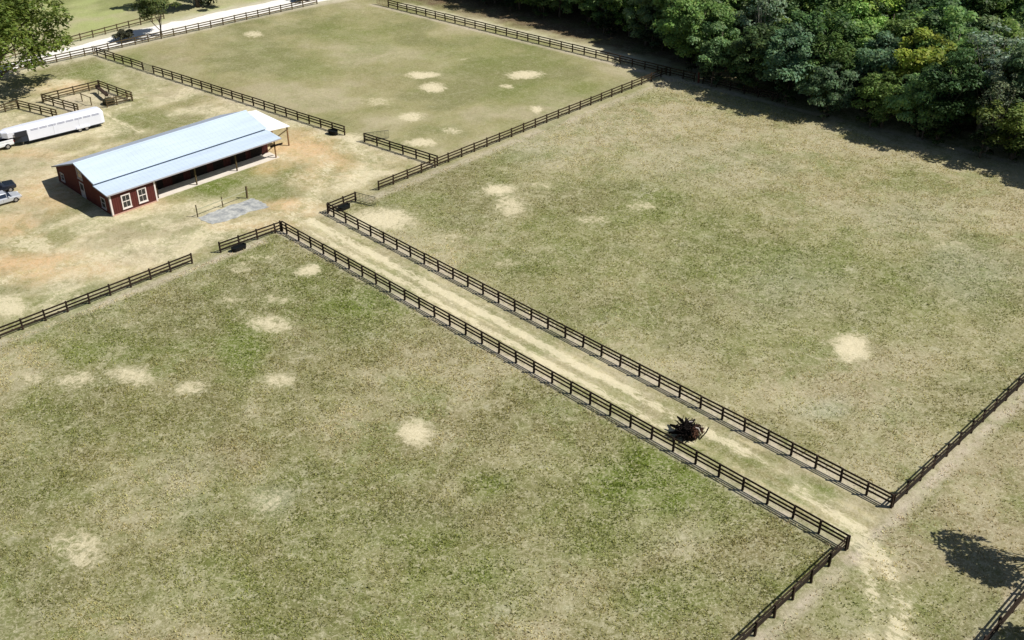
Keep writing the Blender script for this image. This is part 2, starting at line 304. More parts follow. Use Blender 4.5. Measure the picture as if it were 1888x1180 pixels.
def ground_material():
    m = bpy.data.materials.new('ground_grass'); m.use_nodes = True
    nt = m.node_tree; N = nt.nodes; L = nt.links; p = N['Principled BSDF']
    p.inputs['Roughness'].default_value = 0.95; p.inputs['Specular IOR Level'].default_value = 0.05
    a1 = N.new('ShaderNodeVertexColor'); a1.layer_name = 'base'; a2 = N.new('ShaderNodeVertexColor'); a2.layer_name = 'mask'
    sep = N.new('ShaderNodeSeparateColor'); L.new(a2.outputs[0], sep.inputs[0])
    geo = N.new('ShaderNodeNewGeometry')
    def noise(scale, detail=5, rough=.6, dist=0.0, vec=None):
        n = N.new('ShaderNodeTexNoise'); n.inputs['Scale'].default_value = scale; n.inputs['Detail'].default_value = detail
        n.inputs['Roughness'].default_value = rough; n.inputs['Distortion'].default_value = dist
        L.new(vec or geo.outputs['Position'], n.inputs['Vector']); return n.outputs['Fac']
    def rng_(x, a, b, c=0.0, d=1.0):
        r = N.new('ShaderNodeMapRange'); r.inputs[1].default_value = a; r.inputs[2].default_value = b; r.inputs[3].default_value = c; r.inputs[4].default_value = d
        L.new(x, r.inputs[0]); return r.outputs[0]
    def mth(op, x, y):
        q = N.new('ShaderNodeMath'); q.operation = op
        for i, v in enumerate((x, y)):
            if isinstance(v, (int, float)): q.inputs[i].default_value = v
            else: L.new(v, q.inputs[i])
        return q.outputs[0]
    def mix(f, a, b_, mode='MIX'):
        q = N.new('ShaderNodeMix'); q.data_type = 'RGBA'; q.blend_type = mode
        for i, v in ((0, f), (6, a), (7, b_)):
            if isinstance(v, (int, float, tuple)): q.inputs[i].default_value = v
            else: L.new(v, q.inputs[i])
        return q.outputs[2]
    cA = noise(.85, 6, .68, 1.4); cB = noise(2.3, 4, .62, 2.0); cC = noise(.42, 4, .6, .8); cD = noise(9.0, 3, .6, .5)
    con = sep.outputs[1]
    dark = mth('MULTIPLY', rng_(cA, .51, .64), con)
    dark2 = mth('MULTIPLY', rng_(cB, .51, .62), con)
    lite = mth('MULTIPLY', rng_(cB, .48, .37), con)
    lite2 = mth('MULTIPLY', rng_(cA, .47, .34), con)
    eA = noise(.16, 12, .74, .7); eB = noise(.33, 10, .76, 1.0); eC = noise(.10, 12, .72, .5)
    c = a1.outputs[0]
    c = mix(mth('MULTIPLY', mth('MULTIPLY', rng_(eA, .47, .36), con), .5), c, srgb(192, 184, 150, .86))
    c = mix(mth('MULTIPLY', mth('MULTIPLY', rng_(eB, .52, .63), con), .5), c, srgb(124, 118, 80, .86))
    c = mix(mth('MULTIPLY', mth('MULTIPLY', rng_(eC, .51, .60), con), .6), c, srgb(118, 128, 66, .86))
    c = mix(mth('MULTIPLY', mth('MULTIPLY', rng_(eB, .44, .34), con), .4), c, srgb(202, 198, 172, .86))
    c0 = c
    c = mix(mth('MULTIPLY', dark, .7), c0, mix(1.0, c0, (.66, .70, .54, 1), 'MULTIPLY'))
    c = mix(mth('MULTIPLY', dark2, .58), c, mix(1.0, c, (.66, .67, .54, 1), 'MULTIPLY'))
    c = mix(mth('MULTIPLY', lite, .6), c, srgb(206, 198, 166, .86))
    c = mix(mth('MULTIPLY', lite2, .45), c, srgb(196, 190, 158, .86))
    c = mix(mth('MULTIPLY', rng_(cC, .5, .7), .28), c, mix(1.0, c, (.86, 1.0, .74, 1), 'MULTIPLY'))
    tip = mth('MULTIPLY', mth('MULTIPLY', rng_(noise(5.5, 2, .5, 2.5), .62, .70), con), .5)
    c = mix(tip, c, srgb(236, 226, 190, .86))
    # sand: noise-eaten edges
    sm = mth('ADD', sep.outputs[0], mth('MULTIPLY', mth('SUBTRACT', noise(1.3, 8, .78, .8), .5), 2.6))
    sf = mth('MULTIPLY', rng_(sm, .34, .74), rng_(sep.outputs[0], .04, .45))
    sf = mth('MULTIPLY', sf, rng_(sep.outputs[0], .2, 1.0, .45, .92))
    mp = N.new('ShaderNodeMapping'); mp.inputs['Scale'].default_value = (.55, 1.5, 1); L.new(geo.outputs['Position'], mp.inputs[0])
    tn = mth('ADD', sep.outputs[2], mth('MULTIPLY', mth('SUBTRACT', noise(1.5, 8, .78, .8, mp.outputs[0]), .5), 3.4))
    tf = mth('MULTIPLY', mth('MULTIPLY', rng_(tn, .44, .62), rng_(sep.outputs[2], .05, .4)), .6)
    c = mix(tf, c, srgb(238, 226, 192, .9))
    sc_ = mix(rng_(cB, .35, .7), srgb(236, 224, 190, .9), srgb(216, 204, 168, .88))
    c = mix(sf, c, sc_)
    c = mix(rng_(cD, .3, .7, 0.0, .22), c, mix(1.0, c, (.7, .7, .66, 1), 'MULTIPLY'))
    L.new(c, p.inputs['Base Color'])
    h = mth('ADD', mth('MULTIPLY', noise(6.0, 6, .75, .8), .10), mth('MULTIPLY', noise(1.3, 3, .5, .5), .16))
    b = N.new('ShaderNodeBump'); b.inputs['Strength'].default_value = 0.55; b.inputs['Distance'].default_value = 0.9
    L.new(h, b.inputs['Height']); L.new(b.outputs[0], p.inputs['Normal'])
    return m
GM = ground_material()

def grid_sheet(name, xs, ys, z, m, inside=None, kind='structure', label=None, zfun=None):
    X, Y = np.meshgrid(xs, ys); nx, ny = len(xs), len(ys)
    col, msk = ground_fields(X, Y)
    co = np.stack([X, Y, np.full_like(X, z) if zfun is None else zfun(X, Y)], -1).reshape(-1, 3)
    i = np.arange(nx*ny).reshape(ny, nx)
    q = np.stack([i[:-1, :-1], i[:-1, 1:], i[1:, 1:], i[1:, :-1]], -1).reshape(-1, 4)
    if inside is not None:
        cx = (X[:-1, :-1]+X[1:, 1:])/2; cy = (Y[:-1, :-1]+Y[1:, 1:])/2
        q = q[inside(cx, cy).ravel()]
        used = np.unique(q); remap = -np.ones(nx*ny, int); remap[used] = np.arange(len(used)); q = remap[q]; co = co[used]
        col = col.reshape(-1, 3)[used]; msk = msk.reshape(-1, 3)[used]
    me = bpy.data.meshes.new(name)
    me.vertices.add(len(co)); me.vertices.foreach_set('co', co.ravel())
    me.loops.add(q.size); me.loops.foreach_set('vertex_index', q.ravel())
    me.polygons.add(len(q)); me.polygons.foreach_set('loop_start', np.arange(0, q.size, 4)); me.polygons.foreach_set('loop_total', np.full(len(q), 4))
    me.update(); me.validate()
    for nm, dat in (('base', col.reshape(-1, 3)), ('mask', msk.reshape(-1, 3))):
        a = me.color_attributes.new(nm, 'FLOAT_COLOR', 'POINT')
        a.data.foreach_set('color', np.concatenate([dat, np.ones((len(dat), 1))], 1).ravel())
    me.materials.append(m)
    return me_obj(name, me, kind=kind, label=label)

# ------------------------------------------------------------------ ground
def axis(lo, hi, step, far):
    inner = list(np.arange(lo, hi+1e-6, step)); out_l = []; out_r = []
    d = step
    v = lo
    while v > -far: d *= 1.5; v -= d; out_l.append(v)
    d = step; v = hi
    while v < far: d *= 1.5; v += d; out_r.append(v)
    return np.array(out_l[::-1]+inner+out_r)
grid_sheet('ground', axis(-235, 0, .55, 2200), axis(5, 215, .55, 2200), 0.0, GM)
# the lane between the two long fences is a sheet of its own, a few millimetres up
grid_sheet('grass_lane', np.arange(-104.0, -27.0, .4), np.arange(YA1+.35, YA2-.2, .3), 0.006, GM)

# gravel road along the far side
ROADM = mat('pale_gravel', srgb(250, 246, 236, .93), .95, noise=.16, nscale=.35, bump=.5, bscale=6, spec=.1)
mb = MB(); ys = np.arange(20, 150, 1.0)
lo = xB3(ys)-1.0+(fbm(ys, ys*0, 4, 71)-.5)*1.4; wid = np.interp(ys, [20, 64, 78, 95, 106, 116, 128, 150], [3.0, 3.2, 5.2, 6.2, 6.0, 6.0, 6.6, 6.6])+(fbm(ys, ys*0+9, 3, 72)-.5)*1.6
for i in range(len(ys)-1):
    for k in range(4):
        a0 = lo[i]-wid[i]*k/4; a1 = lo[i]-wid[i]*(k+1)/4; b0 = lo[i+1]-wid[i+1]*k/4; b1 = lo[i+1]-wid[i+1]*(k+1)/4
        mb.poly([(a0, ys[i], .012), (a1, ys[i], .012), (b1, ys[i+1], .012), (b0, ys[i+1], .012)])
mb.build('gravel_road', ROADM, kind='structure')

# ------------------------------------------------------------------ grass tufts (nobody could count them)
def tufts(name, n, x0, x1, y0, y1, size, seed, label):
    r = np.random.default_rng(seed)
    x = r.uniform(x0, x1, n); y = r.uniform(y0, y1, n)
    # keep clumpy
    keep = fbm(x, y, 1.4, 51, 3) > r.uniform(.25, .75, n)
    x, y = x[keep], y[keep]
    X, Y = x[None], y[None]; col, msk = ground_fields(X, Y); col = col[0]; msk = msk[0]
    keep = (msk[:, 0] < r.uniform(.05, .5, len(x))) & (msk[:, 1] > .4)
    for xf in (XL, XR): keep &= np.abs(x-xf) > .6
    keep &= (y < YA1-.3) | (y > YA2+.3) | (x > XR)
    x, y, col = x[keep], y[keep], col[keep]; n = len(x)
    V = []; F = []; CC = []
    for k in range(3):
        a = r.uniform(0, 2*PI, n); h = size*r.uniform(.5, 1.3, n); w = size*r.uniform(.15, .35, n); ln = size*r.uniform(.1, .8, n)
        dx, dy = np.cos(a), np.sin(a); lx, ly = -dy*ln, dx*ln
        ox, oy = r.normal(0, size*.25, n), r.normal(0, size*.25, n)
        p0 = np.stack([x+ox-dx*w, y+oy-dy*w, np.full(n, -.01)], -1); p1 = np.stack([x+ox+dx*w, y+oy+dy*w, np.full(n, -.01)], -1)
        p2 = np.stack([x+ox+lx, y+oy+ly, h*.8], -1)
        V.append(np.stack([p0, p1, p2], 1)); t = r.uniform(.9, 2.3, n)[:, None]*(1 if size < .3 else .5)
        c2 = np.clip(col*t*np.stack([np.ones(n), r.uniform(.92, 1.08, n), r.uniform(.7, 1.05, n)], -1), 0, .9)
        CC.append(np.repeat(c2[:, None], 3, 1))
    V = np.concatenate(V).reshape(-1, 3); CC = np.concatenate(CC).reshape(-1, 3)
    me = bpy.data.meshes.new(name); me.vertices.add(len(V)); me.vertices.foreach_set('co', V.ravel())
    me.loops.add(len(V)); me.loops.foreach_set('vertex_index', np.arange(len(V)))
    me.polygons.add(len(V)//3); me.polygons.foreach_set('loop_start', np.arange(0, len(V), 3)); me.polygons.foreach_set('loop_total', np.full(len(V)//3, 3)); me.update()
    a = me.color_attributes.new('base', 'FLOAT_COLOR', 'POINT'); a.data.foreach_set('color', np.concatenate([CC, np.ones((len(CC), 1))], 1).ravel())
    me.materials.append(TUFTM)
    return me_obj(name, me, kind='stuff', label=label, cat='grass')
TUFTM = bpy.data.materials.new('dry_grass_blades'); TUFTM.use_nodes = True
_n = TUFTM.node_tree.nodes; _l = TUFTM.node_tree.links; _p = _n['Principled BSDF']; _a = _n.new('ShaderNodeVertexColor'); _a.layer_name = 'base'
_p.inputs['Roughness'].default_value = .9; _p.inputs['Specular IOR Level'].default_value = .05
_l.new(_a.outputs[0], _p.inputs['Base Color'])
_t = _n.new('ShaderNodeBsdfTranslucent'); _l.new(_a.outputs[0], _t.inputs[0]); _m = _n.new('ShaderNodeMixShader'); _m.inputs[0].default_value = .35
_l.new(_p.outputs[0], _m.inputs[1]); _l.new(_t.outputs[0], _m.inputs[2]); _l.new(_m.outputs[0], _n['Material Output'].inputs[0])
tufts('grass_tufts', 130000, XL+.8, XR-.6, 14, YA1-.4, .17, 1, 'olive and straw coloured rough grass covering the near paddock')
tufts('grass_tufts', 110000, XL+.8, XR-.6, YA2+.4, 138, .16, 2, 'dry rough grass covering the large middle paddock up to the wood')
tufts('weed_clumps', 1500, XL+.8, XR-.6, 14, 136, .29, 9, 'scattered taller weed clumps standing in the paddock grass')
tufts('grass_tufts', 30000, XR+.6, 2, 30, 110, .17, 3, 'dry rough grass on the ground right of the paddocks')

# ------------------------------------------------------------------ board fences
WOOD = mat('dark_creosote_wood', srgb(54, 43, 35), .85, noise=.45, nscale=3, bump=.3, bscale=30, spec=.15)
WOOD2 = mat('weathered_brown_wood', srgb(92, 80, 58), .9, noise=.4, nscale=3, bump=.3, bscale=30, spec=.1)
TIMBER = mat('tan_timber_post', srgb(150, 118, 84), .9, noise=.35, nscale=3, spec=.1)
for _m in (WOOD, WOOD2):
    _nt = _m.node_tree; _oi = _nt.nodes.new('ShaderNodeObjectInfo'); _mr = _nt.nodes.new('ShaderNodeMapRange'); _mr.inputs[3].default_value = .65; _mr.inputs[4].default_value = 1.6
    _bs = _nt.nodes['Principled BSDF']; _src = _bs.inputs['Base Color'].links[0].from_socket
    _mx = _nt.nodes.new('ShaderNodeMix'); _mx.data_type = 'RGBA'; _mx.blend_type = 'MULTIPLY'; _mx.inputs[0].default_value = 1; _mx.clamp_result = False
    _nt.links.new(_oi.outputs['Random'], _mr.inputs[0]); _nt.links.new(_src, _mx.inputs[6]); _nt.links.new(_mr.outputs[0], _mx.inputs[7]); _nt.links.new(_mx.outputs[2], _bs.inputs['Base Color'])
def post_mesh(m, w=.088, h=1.38):
    return MB().quadbox([(-w,-w,-.2),(w,-w,-.2),(w,w,-.2),(-w,w,-.2),(-w*.9,-w*.9,h),(w*.9,-w*.9,h),(w*.9,w*.9,h),(-w*.9,w*.9,h)]).mesh('post', m, bevel=.012)
def rail_mesh(m, th=.028, hh=.086):
    return MB().box(0, 1, -th, th, -hh, hh).mesh('rail', m)
POSTM, RAILM = post_mesh(WOOD), rail_mesh(WOOD)
WOOD3 = mat('brown_black_wood', srgb(70, 58, 44), .9, noise=.4, nscale=3, spec=.1)
POSTC, RAILC = post_mesh(WOOD3), rail_mesh(WOOD3)
POSTB, RAILB = post_mesh(WOOD2), rail_mesh(WOOD2)
RAILZ = (1.26, .86, .46)
def fence(label, p0, p1, spacing=2.44, offs=0.0, group='dark board fences round the paddocks', pm=None, rm=None, side=1, zs=RAILZ, jit=.018, skip0=False):
    pm = pm or POSTM; rm = rm or RAILM
    p0 = Vector((p0[0], p0[1], 0)); p1 = Vector((p1[0], p1[1], 0)); d = p1-p0; Lh = d.length; ang = math.atan2(d.y, d.x)
    root = thing('board_fence', label, 'fence', p0, ang, group)
    ps = [0.0]; x = offs if offs > .6 else spacing
    while x < Lh-.7: ps.append(x); x += spacing
    ps.append(Lh)
    for i, x in enumerate(ps):
        if skip0 and i == 0: continue
        me_obj('post', pm, root, (x, random.uniform(-jit, jit), random.uniform(-.05, .03)), (random.uniform(-.035, .035), random.uniform(-.03, .03), random.uniform(-.08, .08)))
    y = side*.10
    for k, z in enumerate(zs):
        i = 0
        first = 1 if k % 2 else 2
        while i < len(ps)-1:
            j = min(i+first, len(ps)-1); first = 2
            a, b_ = ps[i]+(.004 if i else -.07), ps[j]-(.004 if j < len(ps)-1 else -.07)
            dz0, dz1 = random.uniform(-.035, .03), random.uniform(-.035, .03)
            o = me_obj('rail', rm, root, (a, y+random.uniform(-.006, .006), z+dz0), (0, -math.atan2(dz1-dz0, b_-a), 0)); o.scale = (b_-a, 1, 1)
            i = j
    return root

fence('long dark board fence on the near side of the grass lane', (XL+.5, YA1), (XR, YA1), offs=.92+.0)
fence('long dark board fence on the far side of the grass lane', (XL+.5, YA2), (XR, YA2), offs=1.2)
fence('board fence running down to the lower edge from the near lane corner', (XR, YA1-.2), (XR, 40), side=-1)
fence('board fence climbing to the right edge from the far lane corner', (XR, YA2+.2), (XR, 112), spacing=2.3, side=-1)
fence('board fence from the left edge up to the gap before the lane', (XL-.15, 26.2), (XL-.15, 50.9), side=-1)
fence('short board fence with a trough behind it, ending at the near lane corner', (XL-.1, 54.6), (XL+.35, YA1-.15), side=-1)
fence('short board fence between the far lane corner and the open tube gate', (XL+.3, YA2+.2), (XL+.25, 74.0), side=-1)
fence('board fence dividing the far paddock from the middle paddock up to the wood', (XL-.3, 78.2), (-105.6, 138.2), side=-1, pm=POSTC, rm=RAILC)
fence('short board fence from the gate gap to the dividing fence, beyond the lane', (-118.6, 86.75), (-105.2, 88.65), side=1)
fence('board fence behind the barn with a dark trough at its right end', (-166.1, yA3(-166.1)-.1), (-122.6, 86.3), side=1, pm=POSTC, rm=RAILC)
fence('board fence between the gravel road corner and the small pale gate', (-181.6, 78.2), (-168.9, yA3(-168.9)-.1), side=1, pm=POSTC, rm=RAILC)
fence('far board fence in front of the wood', (-168.0, yA4(-168.0)), (-100.5, yA4(-100.5)), side=1, pm=POSTC, rm=RAILC)
fence('board fence in the shade of the wood, right of the brown corner post', (-98.9, yA4(-98.9)), (-86, yA4(-86)), side=1)
fence('board fence along the near edge of the white gravel road, left of the cross fence', (-185.3, 40), (-182.6, 78.0), side=-1, pm=POSTB, rm=RAILB)
fence('board fence along the near edge of the white gravel road, right of the cross fence', (-182.6, 78.3), (-179.6, 122.8), side=-1, pm=POSTB, rm=RAILB)
fence('low two rail fence between the gravel road and the green field beyond', (-189.6, 58), (-192.4, 97), side=-1, pm=POSTB, rm=RAILB, zs=(1.2, .6))
fence('board fence cutting the lower right corner of the photo', (-15.3, 46), (-15.3, 118), side=-1)

# brown corner post where the dividing fence meets the wood fence
t = thing('corner_post', 'thick red-brown corner post where fences meet at the wood', 'post', (-99.7, yA4(-99.7), 0))
MB().box(-.13, .13, -.13, .13, -.2, 1.75).build('post', mat('red_brown_wood', srgb(92, 48, 38), .9), t, bevel=.02)

# ------------------------------------------------------------------ tube gates
GALV = mat('galvanised_tube', srgb(112, 112, 92), .45, metal=.5, noise=.2, nscale=4)
def gate(label, hinge, ang, w, h=1.25, m=GALV, bars=6):
    r = thing('tube_gate', label, 'gate', (hinge[0], hinge[1], 0), ang, 'tube gates in the paddock fences')
    MB().tube([(0.08, 0, .18), (0.08, 0, h), (w, 0, h), (w, 0, .18), (.08, 0, .18)], .045, 6).build('gate_frame', m, r)
    for k in range(4):
        MB().tube([(.08, 0, .38+k*.22), (w, 0, .38+k*.22)], .025, 5).build('gate_bar', m, r)
    for k in range(1, bars):
        MB().tube([(.08+(w-.08)*k/bars, .02, .18), (.08+(w-.08)*k/bars, .02, h)], .016, 5).build('upright', m, r)
    return r
gate('grey tube gate standing open into the middle paddock', (XL+.25, 74.1), math.radians(16), 3.0)
gate('closed pale tube gate in the fence behind the barn', (-168.8, yA3(-168.8)-.05), math.atan2(10.4, 76), 2.6)
gate('grey tube gate swung open into the far paddock', (-118.7, 86.95), math.radians(62), 3.4)
gate('tan gate at the far top end of the fence by the wood', (-171.2, yA4(-171.2)), math.atan2(.113, 1), 3.0, m=TIMBER, bars=4)

# ------------------------------------------------------------------ troughs
RUB = mat('black_rubber_tank', srgb(18, 18, 16), .85, noise=.3, nscale=3); WAT = mat('dark_trough_water', srgb(16, 20, 18), .35, spec=.6)
def trough(label, x, y, ang, L_=1.0, w=.42, h=.5):
    r = thing('water_trough', label, 'trough', (x, y, 0), ang, 'dark water troughs by the gates')
    def ring(s, z):
        pts = []
        for k in range(20):
            t = 2*PI*k/20; cx = (L_-w)*(1 if math.cos(t) >= 0 else -1)
            pts.append((cx+w*s*math.cos(t), w*s*math.sin(t), z))
        return pts
    b = MB(); R = [ring(.92, 0), ring(.94, .1), ring(1, h*.6), ring(1.0, h-.05), ring(1.05, h-.04), ring(1.05, h), ring(.93, h), ring(.90, h*.4)]
    b.loft(R); b.build('tank', RUB, r, smooth=False)
    MB().poly(ring(.915, h-.12)).build('water', WAT, r)
trough('black oval trough in the near paddock corner beside the gap', -103.6, 56.5, PI/2, .95, .4)
trough('black oval trough behind the fence stub by the open gate', -103.45, 71.7, PI/2, .85, .38)
trough('black oval trough at the right end of the fence behind the barn', -124.1, 85.35, math.radians(8), .8, .45, .6)

# ------------------------------------------------------------------ red barn with a pale metal roof
RED = mat('red_metal_siding', srgb(94, 46, 40), .75, noise=.25, nscale=.8, spec=.25)
REDD = mat('shaded_red_boards', srgb(66, 30, 26), .7, noise=.3, nscale=1.2, spec=.2)  # darker copy of the barn red, porch shade put into the colour
TRIM = mat('white_trim', srgb(238, 228, 222, .9), .6, noise=.08, nscale=2)
TRIM2 = mat('greyish_white_trim', srgb(190, 186, 190, .8), .7, noise=.2, nscale=2)  # greyer white than the other trim
ROOFM = mat('pale_metal_roof', srgb(210, 226, 242, .9), .42, noise=.13, nscale=.9, spec=.45, stretch=(1, .12, 1))
ROOFD = mat('grey_roof_trim', srgb(120, 124, 132), .6, noise=.2, nscale=1)
GLASS = mat('dark_window_glass', srgb(38, 40, 44), .08, spec=.7)
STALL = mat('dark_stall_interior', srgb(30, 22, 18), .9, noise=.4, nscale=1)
CONC = mat('pale_concrete', srgb(232, 222, 208, .9), .9, noise=.14, nscale=.8, bump=.2, bscale=12)
BX0, BX1, BY0, BY1 = -137.0, -122.2, 50.3, 75.0
RX = -129.9; RZ = 4.85; BRX, BRZ = -125.35, 3.62; EZ = 3.05; EZB = 2.2; PX = -125.1; PY = 56.35
def roofz(x):
    if x < RX: return EZB+(RZ-EZB)*(x-BX0)/(RX-BX0)
    if x < BRX: return RZ+(BRZ-RZ)*(x-RX)/(BRX-RX)
    return BRZ-.34+(EZ-BRZ+.34)*(x-BRX)/(BX1-BRX)
barn = thing('red_barn', 'long red barn with pale blue-white metal roof and open porch along its front', 'barn', (BX0, BY0, 0))
def bo(b, name, m, **kw):      # barn part: coordinates given in world, stored relative to the barn's base
    b.v = [(x-BX0, y-BY0, z) for x, y, z in b.v]; return b.build(name, m, kw.pop('parent', barn), **kw)
def ribs_x(b, x, y0, y1, z0, z1, sp=.3, d=.025, w=.03):     # vertical ribs on a wall facing x
    y = y0+sp
    while y < y1-.05: b.box(x, x+d, y-w/2, y+w/2, z0, z1); y += sp
    return b
t = .12
# gable end towards the camera
g = MB(); xs = [BX0, RX, BRX, BX1]
top = [(x, roofz(x)-.10) for x in (BX0, RX, BRX-.01, BRX+.01, BX1)]
front = [(BX0, BY0, 0), (BX1, BY0, 0)]+[(x, BY0, z) for x, z in reversed(top)]
back = [(x, BY0+t, z) for x, y, z in front]
g.loft([front, back])
x = BX0+.3
while x < BX1-.1: g.box(x-.015, x+.015, BY0-.022, BY0, .05, roofz(x)-.2); x += .3
bo(g, 'gable_wall', RED)
g = MB(); f2 = [(BX0, BY1, 0), (PX, BY1, 0), (PX, BY1, roofz(PX)-.1)]+[(x, BY1, roofz(x)-.08) for x in (RX, BX0)]
g.loft([f2, [(x, y-t, z) for x, y, z in f2]]); bo(g, 'end_wall', RED)
bo(ribs_x(MB().box(BX1-t, BX1, BY0+t, PY, 0, roofz(BX1)-.1), BX1, BY0, PY, .05, roofz(BX1)-.14), 'front_wall', RED)
bo(MB().box(PX, BX1-t, PY-t, PY, 0, 3.0), 'side_wall', RED)
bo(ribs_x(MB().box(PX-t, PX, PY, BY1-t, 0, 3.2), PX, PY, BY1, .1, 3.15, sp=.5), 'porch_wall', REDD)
bo(MB().box(BX0, BX0+t, BY0+t, BY1-t, 0, EZB-.05), 'back_wall', RED)
bo(MB().box(BX1-.02, BX1+.06, BY0-.03, PY-.02, 0, .16), 'footing', mat('pink_block_footing', srgb(206, 168, 150, .9), .9, noise=.2, nscale=2))
# roof slopes with standing ribs
def slope(name, xa, za, xb, zb, y0, y1, th=.07, m=ROOFM, rib=True, parent=barn, sp=.62):
    b = MB(); b.quadbox([(xa, y0, za-th), (xb, y0, zb-th), (xb, y1, zb-th), (xa, y1, za-th), (xa, y0, za), (xb, y0, zb), (xb, y1, zb), (xa, y1, za)])
    if rib:
        y = y0+sp/2
        while y < y1:
            b.quadbox([(xa, y-.02, za+.001), (xb, y-.02, zb+.001), (xb, y+.02, zb+.001), (xa, y+.02, za+.001), (xa, y-.012, za+.008), (xb, y-.012, zb+.008), (xb, y+.012, zb+.008), (xa, y+.012, za+.008)]); y += sp
    return bo(b, name, m, parent=parent)
OV = .42
s1 = slope('upper_roof', RX, RZ, BRX+.30, BRZ-.02, BY0-OV, BY1+.25)
s2 = slope('lower_roof', BRX-.05, BRZ-.32, BX1+.38, EZ-.02, BY0-OV, BY1+.35)
s3 = slope('back_roof', BX0-.3, EZB-.06, RX, RZ, BY0-OV, BY1+.25, m=mat('shaded_back_roof', srgb(196, 208, 228, .85), .42, noise=.06, nscale=.3, spec=.45))  # darker copy of the roof colour, the back slope's weaker light painted in
b = MB(); 
for sx, dz in ((-.22, -.075), (.22, -.07)):
    b.quadbox([(RX, BY0-OV-.01, RZ+.035), (RX+sx, BY0-OV-.01, RZ+.035+dz), (RX+sx, BY1+.26, RZ+.035+dz), (RX, BY1+.26, RZ+.035), (RX, BY0-OV-.01, RZ+.06), (RX+sx, BY0-OV-.01, RZ+.06+dz), (RX+sx, BY1+.26, RZ+.06+dz), (RX, BY1+.26, RZ+.06)])
bo(b, 'ridge_cap', ROOFM)
b = MB(); b.bar((BX1+.40, BY0-OV, EZ-.07), (BX1+.40, BY1+.35, EZ-.07), .04, .16); bo(b, 'eave_trim', TRIM2)
for y, nm in ((BY0-OV-.02, 0), ):
    b = MB(); b.bar((BX0-.32, y, EZB-.12), (RX, y, RZ-.07), .035, .16); b.bar((RX, y, RZ-.07), (BRX+.2, y, BRZ-.13), .035, .16); b.bar((BRX, y, BRZ-.39), (BX1+.38, y, EZ-.1), .035, .14); bo(b, 'barge_board', ROOFD)
b = MB(); b.box(BRX-.03, BRX+.0, BY0-.3, BY1, BRZ-.30, BRZ-.07); bo(b, 'step_flashing', ROOFD)
# corner boards
for y in (BY0-.04, PY-.09):
    bo(MB().box(BX1+.005, BX1+.05, y, y+.2, 0, EZ-.12), 'corner_board', TRIM)
bo(MB().box(BX1-.2, BX1+.05, BY0-.075, BY0-.045, 0, EZ-.16), 'corner_board', TRIM2)
def window_x(y0, y1, z0, z1, x=BX1, fm=TRIM):
    w = MB(); f = .15; X0, X1 = x+.026, x+.075
    w.box(X0, X1, y0, y0+f, z0, z1); w.box(X0, X1, y1-f, y1, z0, z1); w.box(X0, X1, y0+f, y1-f, z0, z0+f); w.box(X0, X1, y0+f, y1-f, z1-f, z1)
    o = bo(w, 'window', fm)
    def sub(bb, nm, m):
        bb.v = [(p-BX0, q-BY0, r) for p, q, r in bb.v]; return bb.build(nm, m, o)
    zm = (z0+z1)/2
    for a, c in ((z0+f, zm-.05), (zm+.05, z1-f)): sub(MB().box(x+.024, x+.034, y0+f, y1-f, a, c), 'pane', GLASS)
    s = MB().box(x+.03, X1-.01, y0+f, y1-f, zm-.05, zm+.05)
    ym = (y0+y1)/2; s.box(x+.036, x+.052, ym-.018, ym+.018, z0+f, zm-.05); s.box(x+.036, x+.052, ym-.018, ym+.018, zm+.05, z1-f)
    sub(s, 'muntin', fm); sub(MB().box(X0, X1+.05, y0-.04, y1+.04, z0-.07, z0-.002), 'sill', fm)
def window_y(x0, x1, z0, z1, y=BY0, fm=TRIM2):
    w = MB(); f = .14; Y1, Y0 = y-.026, y-.075
    w.box(x0, x0+f, Y0, Y1, z0, z1); w.box(x1-f, x1, Y0, Y1, z0, z1); w.box(x0+f, x1-f, Y0, Y1, z0, z0+f); w.box(x0+f, x1-f, Y0, Y1, z1-f, z1)
    o = bo(w, 'window', fm)
    def sub(bb, nm, m):
        bb.v = [(p-BX0, q-BY0, r) for p, q, r in bb.v]; return bb.build(nm, m, o)
    zm = (z0+z1)/2
    for a, c in ((z0+f, zm-.04), (zm+.04, z1-f)): sub(MB().box(x0+f, x1-f, y-.034, y-.024, a, c), 'pane', GLASS)
    sub(MB().box(x0+f, x1-f, Y0+.01, y-.03, zm-.04, zm+.04), 'muntin', fm); sub(MB().box(x0-.04, x1+.04, Y0-.05, Y1, z0-.07, z0-.002), 'sill', fm)
window_x(51.72, 52.95, .52, 2.36); window_x(53.92, 55.15, .56, 2.44)
window_y(-124.75, -123.55, .45, 1.95); window_y(-135.95, -134.85, .55, 1.7)
window_y(-130.4, -129.0, 2.65, 4.25)
d = bo(MB().box(-130.35, -129.15, BY0-.05, BY0-.024, .05, 2.15), 'door', TRIM2)
h = MB().box(-130.15, -129.35, BY0-.062, BY0-.052, 1.1, 1.95); h.v = [(p-BX0, q-BY0, r) for p, q, r in h.v]; h.build('pane', GLASS, d)
